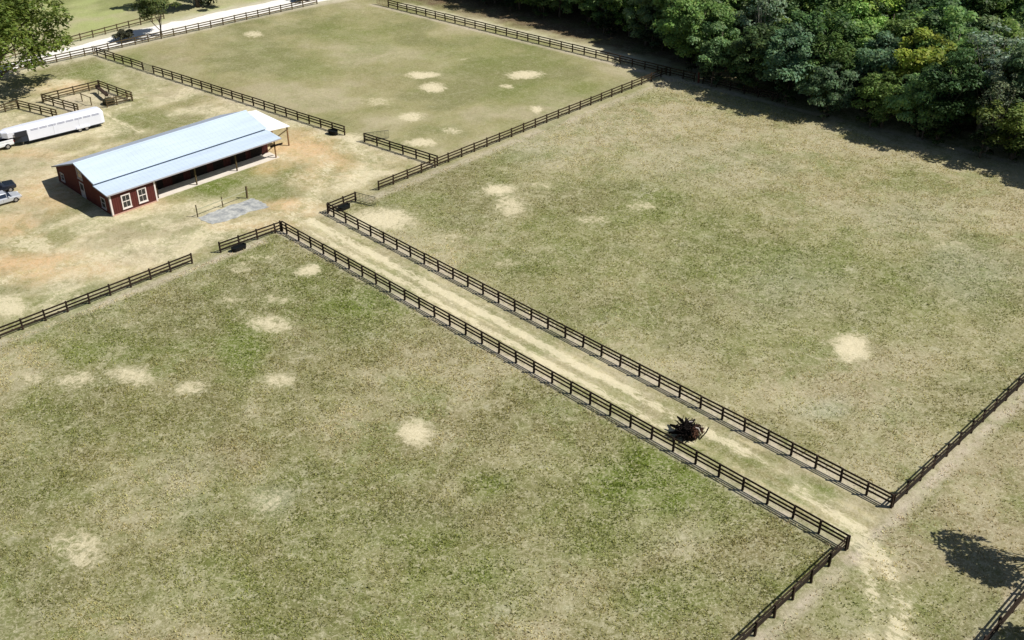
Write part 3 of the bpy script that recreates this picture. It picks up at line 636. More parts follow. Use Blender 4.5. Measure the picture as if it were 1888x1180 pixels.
# porch: slab, posts, plate, stall openings
bo(MB().box(PX, BX1-.45, PY, BY1+.2, 0, .07), 'porch_slab', CONC)
for y in (56.85, 62.45, 68.55, 74.75):
    b = MB().box(BX1-.72, BX1-.56, y-.08, y+.08, .07, EZ-.25); bo(b, 'porch_post', WOOD2 if y < 74 else TIMBER, bevel=.01)
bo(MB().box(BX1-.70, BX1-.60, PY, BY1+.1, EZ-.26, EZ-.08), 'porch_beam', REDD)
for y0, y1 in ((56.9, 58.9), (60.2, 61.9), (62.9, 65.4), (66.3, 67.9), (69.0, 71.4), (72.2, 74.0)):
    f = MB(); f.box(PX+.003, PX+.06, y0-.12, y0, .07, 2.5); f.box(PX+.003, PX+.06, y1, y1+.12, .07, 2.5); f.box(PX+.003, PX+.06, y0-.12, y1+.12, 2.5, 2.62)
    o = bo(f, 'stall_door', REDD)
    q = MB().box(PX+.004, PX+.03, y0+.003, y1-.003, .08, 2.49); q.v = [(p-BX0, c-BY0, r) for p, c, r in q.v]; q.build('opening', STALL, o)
# rails and a plank on the end post
bo(MB().bar((BX1-.55, 74.0, 1.9), (BX1-.45, 75.9, 1.85), .10, .26), 'end_plank', WOOD)
bo(MB().bar((BX1-.64, 74.83, EZ-.3), (-125.0, 78.5, 2.55), .10, .14), 'end_beam', WOOD2)
# lean-to behind the far gable, its white brightened for facing the sun
b = MB(); xa, xb = -133.4, -124.95; b.quadbox([(xa, BY1+.01, 3.32), (xb, BY1+.37, 3.10), (xb, 78.9, 2.80), (xa, 78.9, 2.86), (xa, BY1+.01, 3.38), (xb, BY1+.37, 3.16), (xb, 78.9, 2.86), (xa, 78.9, 2.92)])
bo(b, 'lean_to_roof', mat('sunlit_white_roof', srgb(250, 250, 248, .95), .5, spec=.3))
for x in (-125.2, -129.2, -133.2):
    bo(MB().box(x-.08, x+.08, 78.42, 78.58, 0, 2.82), 'lean_to_post', TIMBER)
# grey pad with three short posts in front of the barn
b = MB(); pts0 = [(-114.4,57.6),(-113.2,57.4),(-111.6,57.9),(-111.0,59.8),(-111.15,62.7),(-110.7,65.4),(-112.0,65.6),(-114.3,65.3),(-114.5,61.5)]
pts = []
for (xa_, ya_), (xb_, yb_) in zip(pts0, pts0[1:]+pts0[:1]):
    for k in range(7):
        f_ = k/7; pts.append((xa_+(xb_-xa_)*f_+random.uniform(-.14, .14), ya_+(yb_-ya_)*f_+random.uniform(-.14, .14)))
b.loft([[(x, y, -.05) for x, y in pts], [(x, y, .03) for x, y in pts]])
PAD = mat('grey_worn_slab', srgb(208, 208, 200, .86), .9, noise=.35, nscale=1.1, color2=srgb(142, 146, 150, .72), bump=.3, bscale=5)
b.build('concrete_pad', PAD, label='worn grey concrete pad beside three short wooden posts', cat='pad')
HR = thing('hitching_rail', 'pale rail on three wooden posts along the grey pad in front of the barn', 'rail', (-114.65, 57.6, 0))
for (x, y, h, lab) in ((-114.55, 57.6, 1.65, 'short wooden post at the left end of the grey pad'), (-114.75, 61.3, 1.45, 'thin wooden post at the middle of the grey pad'), (-114.8, 64.9, 1.65, 'thick olive wooden post at the right end of the grey pad')):
    w = .10 if 'thick' in lab else .055
    MB().box(-w, w, -w, w, -.1, h).build('post', WOOD2, HR, bevel=.012, loc=(x+114.65, y-57.6, 0), rot=(random.uniform(-.03, .03), random.uniform(-.03, .03), .3))
MB().bar((.1, 0, 1.0), (-.15, 7.3, 1.05), .05, .12).build('rail', mat('pale_weathered_board', srgb(196, 194, 160, .8), .9, noise=.2, nscale=3), HR)
# small holding pens
fence('back rail fence of the trampled pen behind the horse trailer', (-166.5, 61.7), (-166.0, 70.6), side=-1, pm=POSTB, rm=RAILB, group='rail fences of the small pens')
fence('right hand rail fence of the trampled pen behind the horse trailer', (-165.9, 70.7), (-157.2, 71.7), side=1, pm=POSTB, rm=RAILB, group='rail fences of the small pens')
fence('left hand rail fence of the trampled pen behind the horse trailer', (-166.4, 61.6), (-158.5, 63.5), side=1, pm=POSTB, rm=RAILB, group='rail fences of the small pens')
fence('back rail fence of the second pen at the left edge', (-166.7, 48.5), (-166.7, 57.8), side=-1, pm=POSTB, rm=RAILB, group='rail fences of the small pens')
fence('right hand rail fence of the second pen at the left edge', (-166.6, 57.9), (-158.6, 60.2), side=1, pm=POSTB, rm=RAILB, group='rail fences of the small pens')
fence('front rail fence of the trampled pen, right of the trailer', (-157.1, 71.6), (-157.4, 67.6), side=1, pm=POSTB, rm=RAILB, group='rail fences of the small pens')
# pen furniture
r = thing('feed_trough', 'long dark feed trough raised on legs in the trampled pen', 'trough', (-161.9, 69.3, 0), math.radians(-8))
b = MB(); b.loft([[(-2.0, -.28, 1.05), (-2.0, -.16, .72), (-2.0, .16, .72), (-2.0, .28, 1.05)], [(2.0, -.28, 1.05), (2.0, -.16, .72), (2.0, .16, .72), (2.0, .28, 1.05)]]); b.build('tray', WOOD, r)
for x in (-1.6, 1.6):
    for y in (-.2, .2): MB().bar((x, y*1.4, 0), (x, y, .75), .09).build('leg', WOOD, r)
MB().box(-2.3, -1.9, -.35, .35, .9, 1.35).build('end_box', WOOD, r)
r = thing('hay_feeder', 'round dark green hay feeder by the near corner of the trampled pen', 'feeder', (-158.6, 68.5, 0))
b = MB(); n = 16
b.loft([[(.85*math.cos(2*PI*k/n), .85*math.sin(2*PI*k/n), 0) for k in range(n)], [(.9*math.cos(2*PI*k/n), .9*math.sin(2*PI*k/n), .6) for k in range(n)], [(.6*math.cos(2*PI*k/n), .6*math.sin(2*PI*k/n), .85) for k in range(n)]])
b.build('tub', mat('dark_green_tub', srgb(52, 54, 36), .8, noise=.3, nscale=2), r)
for k in range(8): MB().bar((.92*math.cos(PI*k/4), .92*math.sin(PI*k/4), 0), (.95*math.cos(PI*k/4), .95*math.sin(PI*k/4), 1.1), .05).build('bar', WOOD2, r)
r = thing('hitching_rail', 'thin brown hitching rail standing in the trampled pen', 'rail', (-159.9, 66.3, 0), math.radians(185))
for x in (0, 2.6): MB().box(x-.06, x+.06, -.06, .06, -.1, 1.35).build('post', WOOD2, r)
MB().bar((-.3, 0, 1.25), (3.0, 0, 1.25), .08).build('rail', WOOD2, r)

# ------------------------------------------------------------------ vehicles
WHITE = mat('white_car_paint', srgb(240, 242, 246, .88), .25, spec=.6); ALU = mat('bright_aluminium_skin', srgb(238, 241, 252, .93), .35, noise=.05, nscale=1, spec=.5)
BLK = mat('black_rubber', srgb(24, 24, 26), .8); RIM = mat('grey_wheel_rim', srgb(170, 170, 175), .35, metal=.7); NAVY = mat('dark_navy_paint', srgb(30, 36, 50), .25, spec=.6)
SKYGLASS = mat('sky_blue_car_glass', srgb(30, 40, 60), .05, spec=.9); LAMP = mat('lamp_lens', srgb(225, 225, 225), .15, spec=.8); REDL = mat('red_lamp_lens', srgb(150, 24, 20), .2)  # car glass coloured blue for the sky it reflects
def wheel(parent, x, y, r_=.34, w=.22, fender=True):
    b = MB(); b.tube([(x-w/2, y, r_), (x-w*.38, y, r_), (x+w*.38, y, r_), (x+w/2, y, r_)], [r_*.93, r_, r_, r_*.93], 20)
    o = b.build('wheel', BLK, parent)
    s = 1 if x > 0 else -1
    MB().tube([(x+s*(w/2-.02), y, r_), (x+s*(w/2+.012), y, r_)], [r_*.62, r_*.55], 14).build('rim', RIM, o)
def section(y, hw, zb, zt, tw=None, sh=.12):
    """a body cross-section across x at station y: rounded box"""
    tw = tw or hw*.94
    return [(-hw, y, zb+.08), (-hw*.92, y, zb), (hw*.92, y, zb), (hw, y, zb+.08), (hw, y, zt-sh), (tw, y, zt), (-tw, y, zt), (-hw, y, zt-sh)]
def car(label, loc, rotz, paint, L_=4.6, cabin=((-.95, -.45, .95, 1.55), ), style='sedan', group=None, h=1.45, belt=.92, W_=.9):
    r = thing('parked_car', label, 'car', loc, rotz, group)
    hl = L_/2
    if style == 'sedan': prof = [(-hl, .55, .78, .80), (-hl+.12, .40, .88, .87), (-hl+.8, .30, belt, W_), (-.6, .28, belt+.02, W_), (.7, .28, belt, W_), (hl-1.0, .30, .88, W_), (hl-.3, .34, .78, .86), (hl, .48, .66, .74)]
    else: prof = [(-hl, .5, .95, .84), (-hl+.1, .4, 1.02, .88), (-hl+.8, .36, belt, W_), (.7, .36, belt, W_), (hl-1.0, .36, 1.02, W_), (hl-.15, .40, .98, .88), (hl, .5, .85, .82)]
    MB().loft([section(y, w, zb, zt, w*.93) for y, zb, zt, w in prof]).build('body', paint, r, bevel=.03)
    c0, c1, c2, c3 = cabin[0]
    b = MB(); 
    b.loft([[(-.80, c0, belt-.05), (.80, c0, belt-.05), (.78, c0+.02, belt), (-.78, c0+.02, belt)], [(-.80, c1, belt-.05), (.80, c1, belt-.05), (.64, c1, h-.05), (-.64, c1, h-.05)], [(-.80, c2, belt-.05), (.80, c2, belt-.05), (.64, c2, h-.04), (-.64, c2, h-.04)], [(-.80, c3, belt-.05), (.80, c3, belt-.05), (.78, c3-.02, belt), (-.78, c3-.02, belt)]])
    b.build('glasshouse', SKYGLASS, r, bevel=.01)
    rf = MB(); rf.loft([[(-.66, c1-.04, h-.06), (.66, c1-.04, h-.06), (.60, c1, h), (-.60, c1, h)], [(-.67, (c1+c2)/2, h-.05), (.67, (c1+c2)/2, h-.05), (.60, (c1+c2)/2, h+.03), (-.60, (c1+c2)/2, h+.03)], [(-.66, c2+.04, h-.06), (.66, c2+.04, h-.06), (.60, c2, h), (-.60, c2, h)]])
    rf.build('roof', paint, r, bevel=.015)
    for s in (-1, 1):
        for yy in (c1+.05, (c1+c2)/2, c2-.02):
            MB().bar((s*.815, yy, belt), (s*.665, yy, h-.04), .05, .07).build('pillar', paint, r)
        MB().box(s*.93-.07, s*.93+.07, c3-.55, c3-.35, belt, belt+.14).build('mirror', paint, r, bevel=.02)
        MB().box(s*.66-.16, s*.66+.16, hl-.17, hl-.02, .60, .73).build('headlight', LAMP, r, bevel=.02)
        MB().box(s*.68-.12, s*.68+.12, -hl-.01, -hl+.12, .64, .80).build('tail_light', REDL, r, bevel=.02)
        for yy in (-hl+.85, hl-.85): wheel(r, s*(W_-.10), yy)
        MB().box(s*(W_+.001)-.004, s*(W_+.001)+.004, -.05, -.035, .45, belt-.1).build('door_seam', BLK, r)
    MB().box(-.45, .45, hl-.03, hl+.02, .42, .58).build('grille', BLK, r)
    return r
SILV = mat('silver_car_paint', srgb(206, 210, 218, .9), .25, metal=.3, spec=.6)
car('silver car with glass coloured for the reflected sky parked at the left edge below the barn', (-135.75, 42.2, 0), math.radians(-4), SILV, cabin=((-2.0, -1.3, .5, 1.15),))
car('dark car with a roof whitened for its glint, parked behind the silver car at the left edge', (-139.3, 42.9, 0), math.radians(-8), NAVY, L_=4.9, cabin=((-2.35, -2.1, .6, 1.1),), style='suv', h=1.75, belt=1.08)
c_ = bpy.data.objects['parked_car.001']
for o in c_.children:
    if o.name.startswith('roof'): o.data = o.data.copy(); o.data.materials[0] = WHITE  # roof whitened to paint in the glint on it

# gooseneck stock trailer
tr = thing('horse_trailer', 'long white gooseneck horse trailer parked beside the small pens', 'trailer', (-152.95, 53.1, 0), math.radians(-6.0))
Lm = 11.0; w = 1.2
def tsec(y, hw, z0, z1, crown=.16):
    return [(-hw, y, z0), (hw, y, z0), (hw, y, z1-.18), (hw*.90, y, z1-.05), (0, y, z1+crown*.3), (-hw*.90, y, z1-.05), (-hw, y, z1-.18)]
MB().loft([tsec(0, w, .55, 2.45), tsec(Lm-.5, w, .55, 2.45), tsec(Lm-.1, w*.93, .58, 2.38), tsec(Lm, w*.86, .62, 2.25)]).build('body', ALU, tr, bevel=.02)
MB().loft([tsec(-3.3, .45, 1.55, 2.35), tsec(-2.6, .95, 1.5, 2.45), tsec(-.003, w, 1.5, 2.45)]).build('gooseneck', ALU, tr, bevel=.02)
b = MB()
for y in np.arange(.5, Lm-1.0, 1.25):
    b.box(w+.003, w+.012, y, y+1.05, 1.93, 1.99); b.box(w+.003, w+.012, y, y+1.05, 2.07, 2.13)
b.build('slat_opening', mat('grey_slot', srgb(120, 124, 150), .6), tr)
for y in (0, Lm*.33, Lm*.66): MB().box(w+.001, w+.03, y+.01, y+.06, .56, 2.25).build('rib', ALU, tr)
MB().box(-w-.02, w+.03, -.05, Lm-.3, .46, .549).build('chassis', BLK, tr)
MB().loft([[(-.5, -2.3, .75), (.5, -2.3, .75), (.5, -2.3, 1.5), (-.5, -2.3, 1.5)], [(-1.12, -.9, .6), (1.12, -.9, .6), (1.12, -.9, 1.497), (-1.12, -.9, 1.497)], [(-1.15, -.003, .56), (1.15, -.003, .56), (1.15, -.003, 1.497), (-1.15, -.003, 1.497)]]).build('neck_shade_box', mat('neck_shade_navy', srgb(34, 44, 60), .35, spec=.5), tr)  # dark box added for the shade below the gooseneck
MB().box(w+.004, w+.02, -1.75, -.05, 1.497, 2.2).build('side_panel', mat('dark_side_panel', srgb(28, 36, 50), .15, spec=.6), tr)  # dark panel above the box, on the gooseneck side
for y in (7.2, 8.2):
    for s in (-1, 1): wheel(tr, s*(w-.05), y, .36, .24)
b = MB(); b.loft([[(w-.02, 6.7, .55), (w+.14, 6.7, .55), (w+.14, 6.8, .82), (w-.02, 6.8, .82)], [(w-.02, 8.7, .55), (w+.14, 8.7, .55), (w+.14, 8.6, .82), (w-.02, 8.6, .82)]]); b.build('mudguard', ALU, tr)
MB().tube([(.55, -.7, .02), (.55, -.7, 1.5)], .06, 8).build('jack', RIM, tr)
MB().tube([(0, -3.0, 1.5), (0, -3.0, .95)], .08, 8).build('hitch', BLK, tr)
MB().box(w*.4, w*.8, Lm-.01, Lm+.02, .7, .82).build('tail_light', REDL, tr)
# pickup that pulls it
pk = thing('pickup_truck', 'white pickup truck hitched to the gooseneck trailer at the left edge', 'pickup', (-153.35, 48.2, 0), math.radians(176))
MB().loft([section(y, W_, zb, zt, W_*.95) for y, zb, zt, W_ in ((-2.9, .6, .98, .9), (-2.85, .5, 1.02, .96), (-.9, .45, 1.02, .97), (-.85, .45, 1.08, .97), (1.3, .45, 1.1, .97), (2.6, .5, 1.08, .95), (2.95, .6, .95, .88))]).build('body', WHITE, pk, bevel=.03)
MB().box(-.78, .78, -2.75, -1.0, 1.025, 1.04).build('bed_floor', BLK, pk)
for x in (-.9, .9): MB().box(x-.06, x+.06, -2.85, -.95, 1.0, 1.3).build('bed_side', WHITE, pk, bevel=.02)
MB().box(-.9, .9, -2.93, -2.86, .8, 1.3).build('tailgate', WHITE, pk, bevel=.01)
b = MB(); b.loft([[(-.88, -.95, 1.0), (.88, -.95, 1.0), (.84, -.95, 1.1), (-.84, -.95, 1.1)], [(-.88, -.8, 1.0), (.88, -.8, 1.0), (.7, -.75, 1.78), (-.7, -.75, 1.78)], [(-.88, .9, 1.0), (.88, .9, 1.0), (.7, .8, 1.78), (-.7, .8, 1.78)], [(-.88, 1.5, 1.0), (.88, 1.5, 1.0), (.84, 1.5, 1.1), (-.84, 1.5, 1.1)]]); b.build('glasshouse', SKYGLASS, pk)
MB().loft([[(-.74, -.8, 1.77), (.74, -.8, 1.77), (.66, -.74, 1.85), (-.66, -.74, 1.85)], [(-.74, .82, 1.77), (.74, .82, 1.77), (.66, .76, 1.85), (-.66, .76, 1.85)]]).build('roof', WHITE, pk, bevel=.02)
for s in (-1, 1):
    for yy in (-1.95, 1.95): wheel(pk, s*.88, yy, .4, .26)
    MB().box(s*.72-.15, s*.72+.15, 2.85, 2.97, .75, .92).build('headlight', LAMP, pk)
    MB().box(s*.86-.08, s*.86+.08, -2.95, -2.87, .85, 1.2).build('tail_light', REDL, pk)

# ------------------------------------------------------------------ trees
def leaf_material(name, c, trans=.3, rough=.55):
    m = bpy.data.materials.new(name); m.use_nodes = True; nt = m.node_tree; N = nt.nodes; L = nt.links; p = N['Principled BSDF']
    a = N.new('ShaderNodeVertexColor'); a.layer_name = 'leaf'; oi = N.new('ShaderNodeObjectInfo')
    mx = N.new('ShaderNodeMix'); mx.data_type = 'RGBA'; mx.blend_type = 'MULTIPLY'; mx.inputs[0].default_value = 1
    L.new(a.outputs[0], mx.inputs[6]); L.new(oi.outputs['Color'], mx.inputs[7])
    L.new(mx.outputs[2], p.inputs['Base Color']); p.inputs['Roughness'].default_value = rough; p.inputs['Specular IOR Level'].default_value = .25
    t = N.new('ShaderNodeBsdfTranslucent'); L.new(mx.outputs[2], t.inputs[0]); ms = N.new('ShaderNodeMixShader'); ms.inputs[0].default_value = trans
    L.new(p.outputs[0], ms.inputs[1]); L.new(t.outputs[0], ms.inputs[2]); L.new(ms.outputs[0], N['Material Output'].inputs[0])
    return m
LEAF = leaf_material('tree_leaves', None, trans=.4)
BARK = mat('tree_bark', srgb(108, 96, 84), .95, noise=.4, nscale=2, bump=.5, bscale=8)
BARKP = mat('pale_bark', srgb(150, 144, 132), .95, noise=.3, nscale=2)

def crown_mesh(seed, rx, rz, zc, nclump, per, leaf=.34, low=.45, spread=1.0, flat=.0, inner=.25):
    """leaf-sized faces in clumps through an uneven crown"""
    r = np.random.default_rng(seed)
    cc = []
    lob = r.uniform(.72, 1.15, 9); ph = r.uniform(0, 6.28)
    for i in range(nclump):
        u = r.normal(size=3); u /= np.linalg.norm(u)
        if u[2] < -low: u[2] = -u[2]
        a = math.atan2(u[1], u[0])+ph; li = lob[int((a % 6.28)/6.29*9)]
        k = r.uniform(.45, 1.0)**.6 if r.uniform() > inner else r.uniform(.1, .6)
        cc.append((u[0]*rx*k*li, u[1]*rx*k*li, zc+u[2]*rz*k, r.uniform(.7, 1.35)*rx*.24*spread, r.uniform(.62, 1.30)))
    V = []; CO = []
    for x, y, z, cr_, tint in cc:
        n = int(per*(cr_/(rx*.24))**2)
        d = r.normal(size=(n, 3)); d /= np.linalg.norm(d, axis=1)[:, None]
        d[:, 2] = np.where(d[:, 2] < -.35, -d[:, 2], d[:, 2])
        rad = cr_*r.uniform(.55, 1.05, n)[:, None]
        p = np.array([x, y, z])+d*rad*np.array([1, 1, .72])
        nn = d+r.normal(0, .55, (n, 3))+np.array([.35, .3, 1.05]); nn /= np.linalg.norm(nn, axis=1)[:, None]
        t1 = np.cross(nn, r.normal(size=(n, 3))); t1 /= np.linalg.norm(t1, axis=1)[:, None]; t2 = np.cross(nn, t1)
        s = leaf*r.uniform(.6, 1.25, n)[:, None]; s2 = s*r.uniform(.5, .9, n)[:, None]
        V.append(np.stack([p-t1*s, p+t2*s2*.8, p+t1*s, p-t2*s2*.8], 1))
        g = tint*r.uniform(.8, 1.2, n); w = r.uniform(.85, 1.15, n)
        CO.append(np.stack([g*w, g, g*r.uniform(.75, 1.15, n)], -1))
    V = np.concatenate(V).reshape(-1, 3); CO = np.repeat(np.concatenate(CO), 4, 0); n = len(V)//4
    me = bpy.data.meshes.new('crown'); me.vertices.add(len(V)); me.vertices.foreach_set('co', V.ravel())
    me.loops.add(len(V)); me.loops.foreach_set('vertex_index', np.arange(len(V)))
    me.polygons.add(n); me.polygons.foreach_set('loop_start', np.arange(0, 4*n, 4)); me.polygons.foreach_set('loop_total', np.full(n, 4)); me.update()
    a = me.color_attributes.new('leaf', 'FLOAT_COLOR', 'POINT'); a.data.foreach_set('color', np.concatenate([CO, np.ones((len(CO), 1))], 1).ravel())
    me.materials.append(LEAF)
    return me, cc
def trunk_mesh(seed, h, r0, cc, n=9, m=None, fork=.4):
    r = random.Random(seed); b = MB()
    bend = [(r.uniform(-.4, .4)*t*h*.12, r.uniform(-.4, .4)*t*h*.12, t*h) for t in (0, .12, .35, .6, .85)]
    bend[0] = (0, 0, -.2)
    b.tube(bend, [r0*1.7, r0*1.05, r0*.85, r0*.6, r0*.25], 9)
    cl = sorted(cc, key=lambda c: -c[3])[:n]
    for c in cl:
        t = r.uniform(fork, .75); i = min(3, max(1, int(t*4))); st = Vector(bend[i]); en = Vector(c[:3])
        if st.z > en.z: st = Vector(bend[1])
        mid = st.lerp(en, .5)+Vector((0, 0, -.1*h*.3))
        b.tube([st, mid, en], [r0*.42, r0*.26, r0*.08], 6)
    return b.mesh('trunk', m or BARK, smooth=True)
def tree_obj(label, cat, x, y, protos, k, scale=1.0, rot=0.0, color=(1, 1, 1, 1), group=None, sz=None, name='tree'):
    cm, tm = protos[k]
    t = thing(name, label, cat, (x, y, 0), rot, group); t.scale = (scale, scale, sz or scale)
    if tm: me_obj('trunk', tm, t)
    c = me_obj('crown', cm, t); c.color = color
    return t
def proto(seed, h, rx, rz, zc, ncl, per, leaf, r0=.22, **kw):
    tk = kw.pop('tm', None); n = kw.pop('n', 9)
    cm, cc = crown_mesh(seed, rx, rz, zc, ncl, per, leaf, **kw); return cm, trunk_mesh(seed, h, r0, cc, n, tk)
WOODT = [proto(100+i, 12, rx, rz, zc, 72, 110, .27, low=.98) for i, (rx, rz, zc) in enumerate([(4.6, 5.2, 6.8), (5.2, 5.0, 6.4), (4.3, 5.6, 7.2), (5.5, 4.9, 6.6), (4.7, 5.5, 6.4), (5.0, 5.4, 7.2)])]
BARE = [proto(130+i, 13, 3.8, 5.4, 8.2, 40, 34, .22, low=.5, tm=BARKP, n=26) for i in range(2)]
EDGE = [proto(140+i, 5, 2.4, 2.3, 2.6, 20, 80, .24, r0=.1, low=.8) for i in range(3)]
BOOST = 2.8
KIND = {
 'deep': ((.036, .062, .021), 'deep green broadleaf tree in the wood beyond the fence'),
 'green': ((.062, .098, .027), 'mid green broadleaf tree in the wood beyond the fence'),
 'lime': ((.092, .138, .034), 'bright lime green tree in the wood beyond the fence'),
 'teal': ((.060, .092, .042), 'cool blue-green tree in the wood beyond the fence'),
 'olive': ((.074, .116, .040), 'olive yellow-green tree in the wood beyond the fence'),
 'grey': ((.094, .116, .076), 'thin grey-green tree with pale branches in the wood'),
 'yel': ((.125, .150, .022), 'yellow-green tree at the front of the wood, above the paddock'),
 'gold': ((.110, .130, .035), 'golden green tree at the right hand end of the wood')}
ANCH = [('yel',-68,147),('olive',-65,141),('lime',-88,152),('grey',-58,149),('gold',-51,142),('lime',-71,166),('grey',-100,150),('lime',-105,146),('olive',-95,156),('teal',-76,146),('deep',-92,145),('olive',-136,149),('green',-112,146),('teal',-81,163),('grey',-55,141),('green',-122,148),('deep',-87,146),('green',-68,175),('deep',-60,143),('lime',-76,172),('teal',-108,152)]
rt = random.Random(11); seen = set(); spots = []
yy = 0
def edge_y(x): return float(np.interp(x, [-205, -190, -178, -168, -158, -140, -118, -104, -95, -75, -60, -45, -20], [135, 137, 140, 146, 148.5, 149.5, 148.5, 144.4, 142.0, 142.0, 143.9, 145.6, 147]))
row = 0
while row < 7:
    x = -206+(row % 2)*2.7
    while x < -20:
        px = x+rt.uniform(-1.5, 1.5); py = edge_y(x)+row*5.2+rt.uniform(-1.6, 1.6)
        # skip what the photograph shows nothing of
        if not (row > 3 and (px < -135 or px > -32)) and not (px > -36 and row > 1) and not (px < -193 and row > 2): spots.append((px, py, row))
        x += 5.2
    row += 1
for px, py, row in spots:
    best = min(ANCH, key=lambda a: (a[1]-px)**2+(a[2]-py)**2); dd = math.hypot(best[1]-px, best[2]-py)
    k = best[0] if dd < 4.0 else rt.choices(['deep', 'green', 'lime', 'teal', 'olive', 'grey'], [3, 6, 3, 3, 1.5, 1.2])[0]
    base, lab = KIND[k]
    if k in ('yel', 'gold') :
        if k in seen: k = 'olive'; base, lab = KIND['olive']
        seen.add(k)
    j = rt.uniform(.72, 1.3); j *= BOOST; colr = (base[0]*j*rt.uniform(.9, 1.1), base[1]*j, base[2]*j*rt.uniform(.8, 1.2), 1)
    pr = BARE if k == 'grey' else WOODT
    s = rt.uniform(.85, 1.2)*(.84 if row == 0 else 1.02)
    tt = tree_obj(lab, 'tree', px, py, pr, rt.randrange(len(pr)), s, rt.uniform(0, 6.28), colr, 'trees of the wood beyond the paddocks', sz=s*rt.uniform(.88, 1.15)); tt['_row'] = row
    if row < 2:
        c2 = KIND[rt.choice(['deep', 'green', 'teal'])][0]
        tt = tree_obj('low shrub at the foot of the wood', 'shrub', px+rt.uniform(-3, 3), py-rt.uniform(.4, 2.6), EDGE, rt.randrange(3), rt.uniform(.6, 1.1), rt.uniform(0, 6.28), c2+(1,), 'shrubs along the edge of the wood', name='shrub'); tt['_row'] = row

ORD = ['', 'first', 'second', 'third', 'fourth', 'fifth', 'sixth', 'seventh', 'eighth', 'ninth', 'tenth', 'eleventh', 'twelfth', 'thirteenth', 'fourteenth', 'fifteenth', 'sixteenth', 'seventeenth', 'eighteenth', 'nineteenth']
def nth(i):
    tens = {20: 'twentieth', 30: 'thirtieth', 40: 'fortieth'}
    return ORD[i] if i < 20 else tens[i] if i in tens else {2: 'twenty-', 3: 'thirty-', 4: 'forty-'}[i//10]+ORD[i % 10]
def relabel(pref, what):
    L_ = [o for o in COL.objects if o.parent is None and o.get('group', '') == pref]
    rows = {}
    for o in L_: rows.setdefault(o['_row'], []).append(o)
    for rw, os_ in rows.items():
        for i, o in enumerate(sorted(os_, key=lambda q: q.location.x)):
            head = o['label'].split(' in the wood')[0].split(' at the ')[0]
            o['label'] = f"{head}, {nth(i+1)} from left, {['front', 'second', 'third', 'fourth', 'fifth', 'sixth', 'seventh'][rw]} row of the wood"
            del o['_row']
relabel('trees of the wood beyond the paddocks', 'tree')
relabel('shrubs along the edge of the wood', 'shrub')

# big tree on the left edge, small road tree, shrubs
OAK = [proto(201, 13, 12.0, 6.2, 8.6, 240, 190, .36, r0=.55, low=.75, spread=.62, n=22)]
tree_obj('large spreading green tree at the upper left corner of the photo', 'tree', -176.8, 58.3, OAK, 0, 1.0, 2.1, (.175, .235, .05, 1))
[c for c in COL.objects if c.name.startswith('crown') and abs(c.color[0]-.175) < 1e-4 and abs(c.color[1]-.235) < 1e-4][0].location = (.7, -2.5, .6)
SMALL = [proto(203, 6.0, 3.8, 2.4, 4.9, 40, 120, .20, r0=.13, low=.6, n=12)]
tree_obj('small round-headed tree growing by the white gravel road', 'tree', -183.7, 91.6, SMALL, 0, 1.0, .4, (.115, .150, .045, 1))
BIGS = [proto(205, 5.5, 3.6, 2.8, 3.0, 34, 130, .24, r0=.2, low=.9, n=8)]
tree_obj('dark round bushy tree in the field beyond the road, at the top edge', 'tree', -194.8, 105.6, BIGS, 0, 1.55, 0, (.045, .062, .020, 1))
tree_obj('darker bushy tree left of the round one beyond the road', 'tree', -200.0, 101.0, BIGS, 0, 1.35, 2, (.035, .055, .020, 1))
BUSH = [(crown_mesh(207, 2.1, .85, .7, 26, 90, .16, low=.3)[0], None)]
tree_obj('low grey-green bush standing in the white gravel road', 'bush', -185.3, 85.6, BUSH, 0, 1.0, 0, (.085, .085, .050, 1), name='bush')
tree_obj('dark low bush at the top end of the white gravel road', 'bush', -183.6, 123.5, BUSH, 0, 1.3, 1, (.040, .055, .022, 1), name='bush')
# two trees just right of the frame whose shade falls into the lower right corner
OFF = [proto(209, 8, 3.3, 2.6, 6.4, 26, 50, .22, r0=.16, low=.7, n=18, spread=1.25), proto(210, 6, 2.9, 2.2, 4.6, 30, 60, .22, r0=.14, low=.7, n=18)]
tree_obj('green tree right of the frame casting the dark shade by the fence', 'tree', -14.9, 73.2, OFF, 0, .95, .5, (.05, .08, .025, 1))
tree_obj('small tree right of the frame shading the lower right corner', 'tree', -9.6, 65.2, OFF, 1, 1.0, 1.5, (.05, .08, .025, 1))

# ------------------------------------------------------------------ dark brush pile in the lane
BR1 = mat('dark_branch_wood', srgb(30, 24, 22), .9, noise=.4, nscale=5, spec=.1); BR2 = mat('brown_lit_wood', srgb(92, 62, 46), .9, noise=.4, nscale=5); BR3 = mat('pale_glint', srgb(208, 196, 186), .8, noise=.2, nscale=5)  # near-black, brown and pale tones of the pile
bp = thing('brush_pile', 'dark tangled pile of brush and roots lying in the grass lane', 'brush pile', (-44.9, 65.3, 0)); bp.scale = (1, 1, 1.3)
rb = random.Random(5)
b = MB()
for i in range(240):
    a = rb.uniform(0, 2*PI); l = rb.uniform(.35, .8)*(1.0 if math.cos(a-2.6) < 0 else 1.3)
    c0 = Vector((rb.uniform(-.6, .65), rb.uniform(-.55, .75), rb.uniform(.15, .75))); el = rb.uniform(-.25, .75)
    en = c0+Vector((math.cos(a)*l, math.sin(a)*l, el*l*.8)); en.z = max(.04, en.z)
    md = c0.lerp(en, .5)+Vector((rb.uniform(-.12, .12), rb.uniform(-.12, .12), rb.uniform(0, .18)))
    w0 = rb.uniform(.035, .085); b.tube([c0, md, en], [w0, w0*.7, w0*.25], 5)
b.build('branches', BR1, bp, kind='stuff')
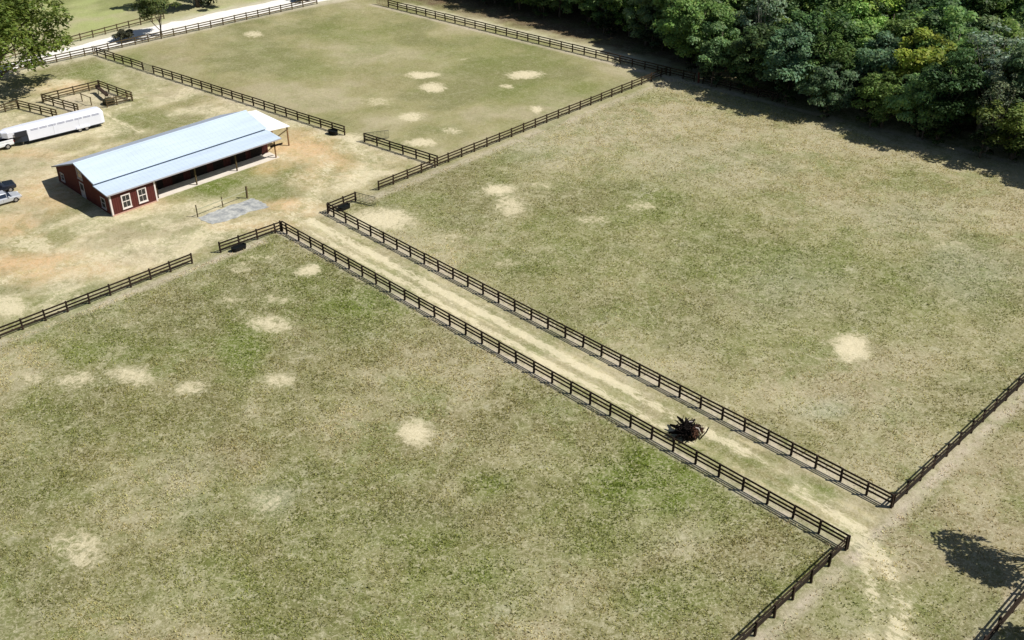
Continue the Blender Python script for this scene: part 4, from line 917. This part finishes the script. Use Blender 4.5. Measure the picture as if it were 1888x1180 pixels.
for a, l, z in ((2.3, 1.6, .8), (2.75, 1.75, .9), (3.3, 1.7, .5), (3.9, 1.6, .35), (4.5, 1.3, .4), (1.75, 1.45, .9), (5.1, 1.2, .3), (1.2, 1.3, .8)):
    MB().tube([(0, 0, .4), (math.cos(a)*l*.5, math.sin(a)*l*.5, z*.9), (math.cos(a)*l, math.sin(a)*l, z*.8)], [.17, .15, .08], 6).build('limb', BR1, bp, smooth=True)
rt_ = MB(); rt_.loft([[(.2+.75*math.cos(t), .2+.75*math.sin(t), z) for t in np.linspace(0, 2*PI, 12, endpoint=False)] for z in (0, .25)]+[[(.2+.5*math.cos(t), .2+.5*math.sin(t), .62) for t in np.linspace(0, 2*PI, 12, endpoint=False)]])
rt_.build('root_ball', BR1, bp)
MB().tube([(.55, -.2, .2), (.85, .25, .75), (.95, .75, .6), (.9, 1.15, .15)], [.10, .13, .11, .06], 7).build('root_arc', BR2, bp, smooth=True)
MB().tube([(1.15, .45, .05), (1.4, .95, .55), (1.3, 1.4, .7), (1.0, 1.6, .3)], [.05, .06, .05, .03], 6).build('root_arc', BR1, bp, smooth=True)
MB().tube([(.72, .2, .95), (.95, .35, .92), (1.15, .35, .7)], [.05, .06, .03], 6).build('glint_piece', BR3, bp)  # pale bits put in for the glints on the pile
MB().tube([(-.1, .35, 1.05), (.15, .55, 1.08)], [.05, .03], 6).build('glint_piece', BR3, bp)

b = MB()
for i in range(60):
    a = rb.uniform(-1.1, 1.3); l = rb.uniform(.25, .6); c0 = Vector((rb.uniform(.2, .85), rb.uniform(-.3, .9), rb.uniform(.3, .85)))
    en = c0+Vector((math.cos(a)*l, math.sin(a)*l, rb.uniform(-.35, .3))); b.tube([c0, c0.lerp(en, .5)+Vector((0, 0, .06)), en], [.06, .045, .02], 5)
b.build('lit_branches', BR2, bp, kind='stuff')  # browner branches put in as the sunlit side of the pile

# render settings that keep leaves and glass cheap
SC.render.engine = 'CYCLES'
SC.cycles.max_bounces = 6; SC.cycles.diffuse_bounces = 3; SC.cycles.transmission_bounces = 4
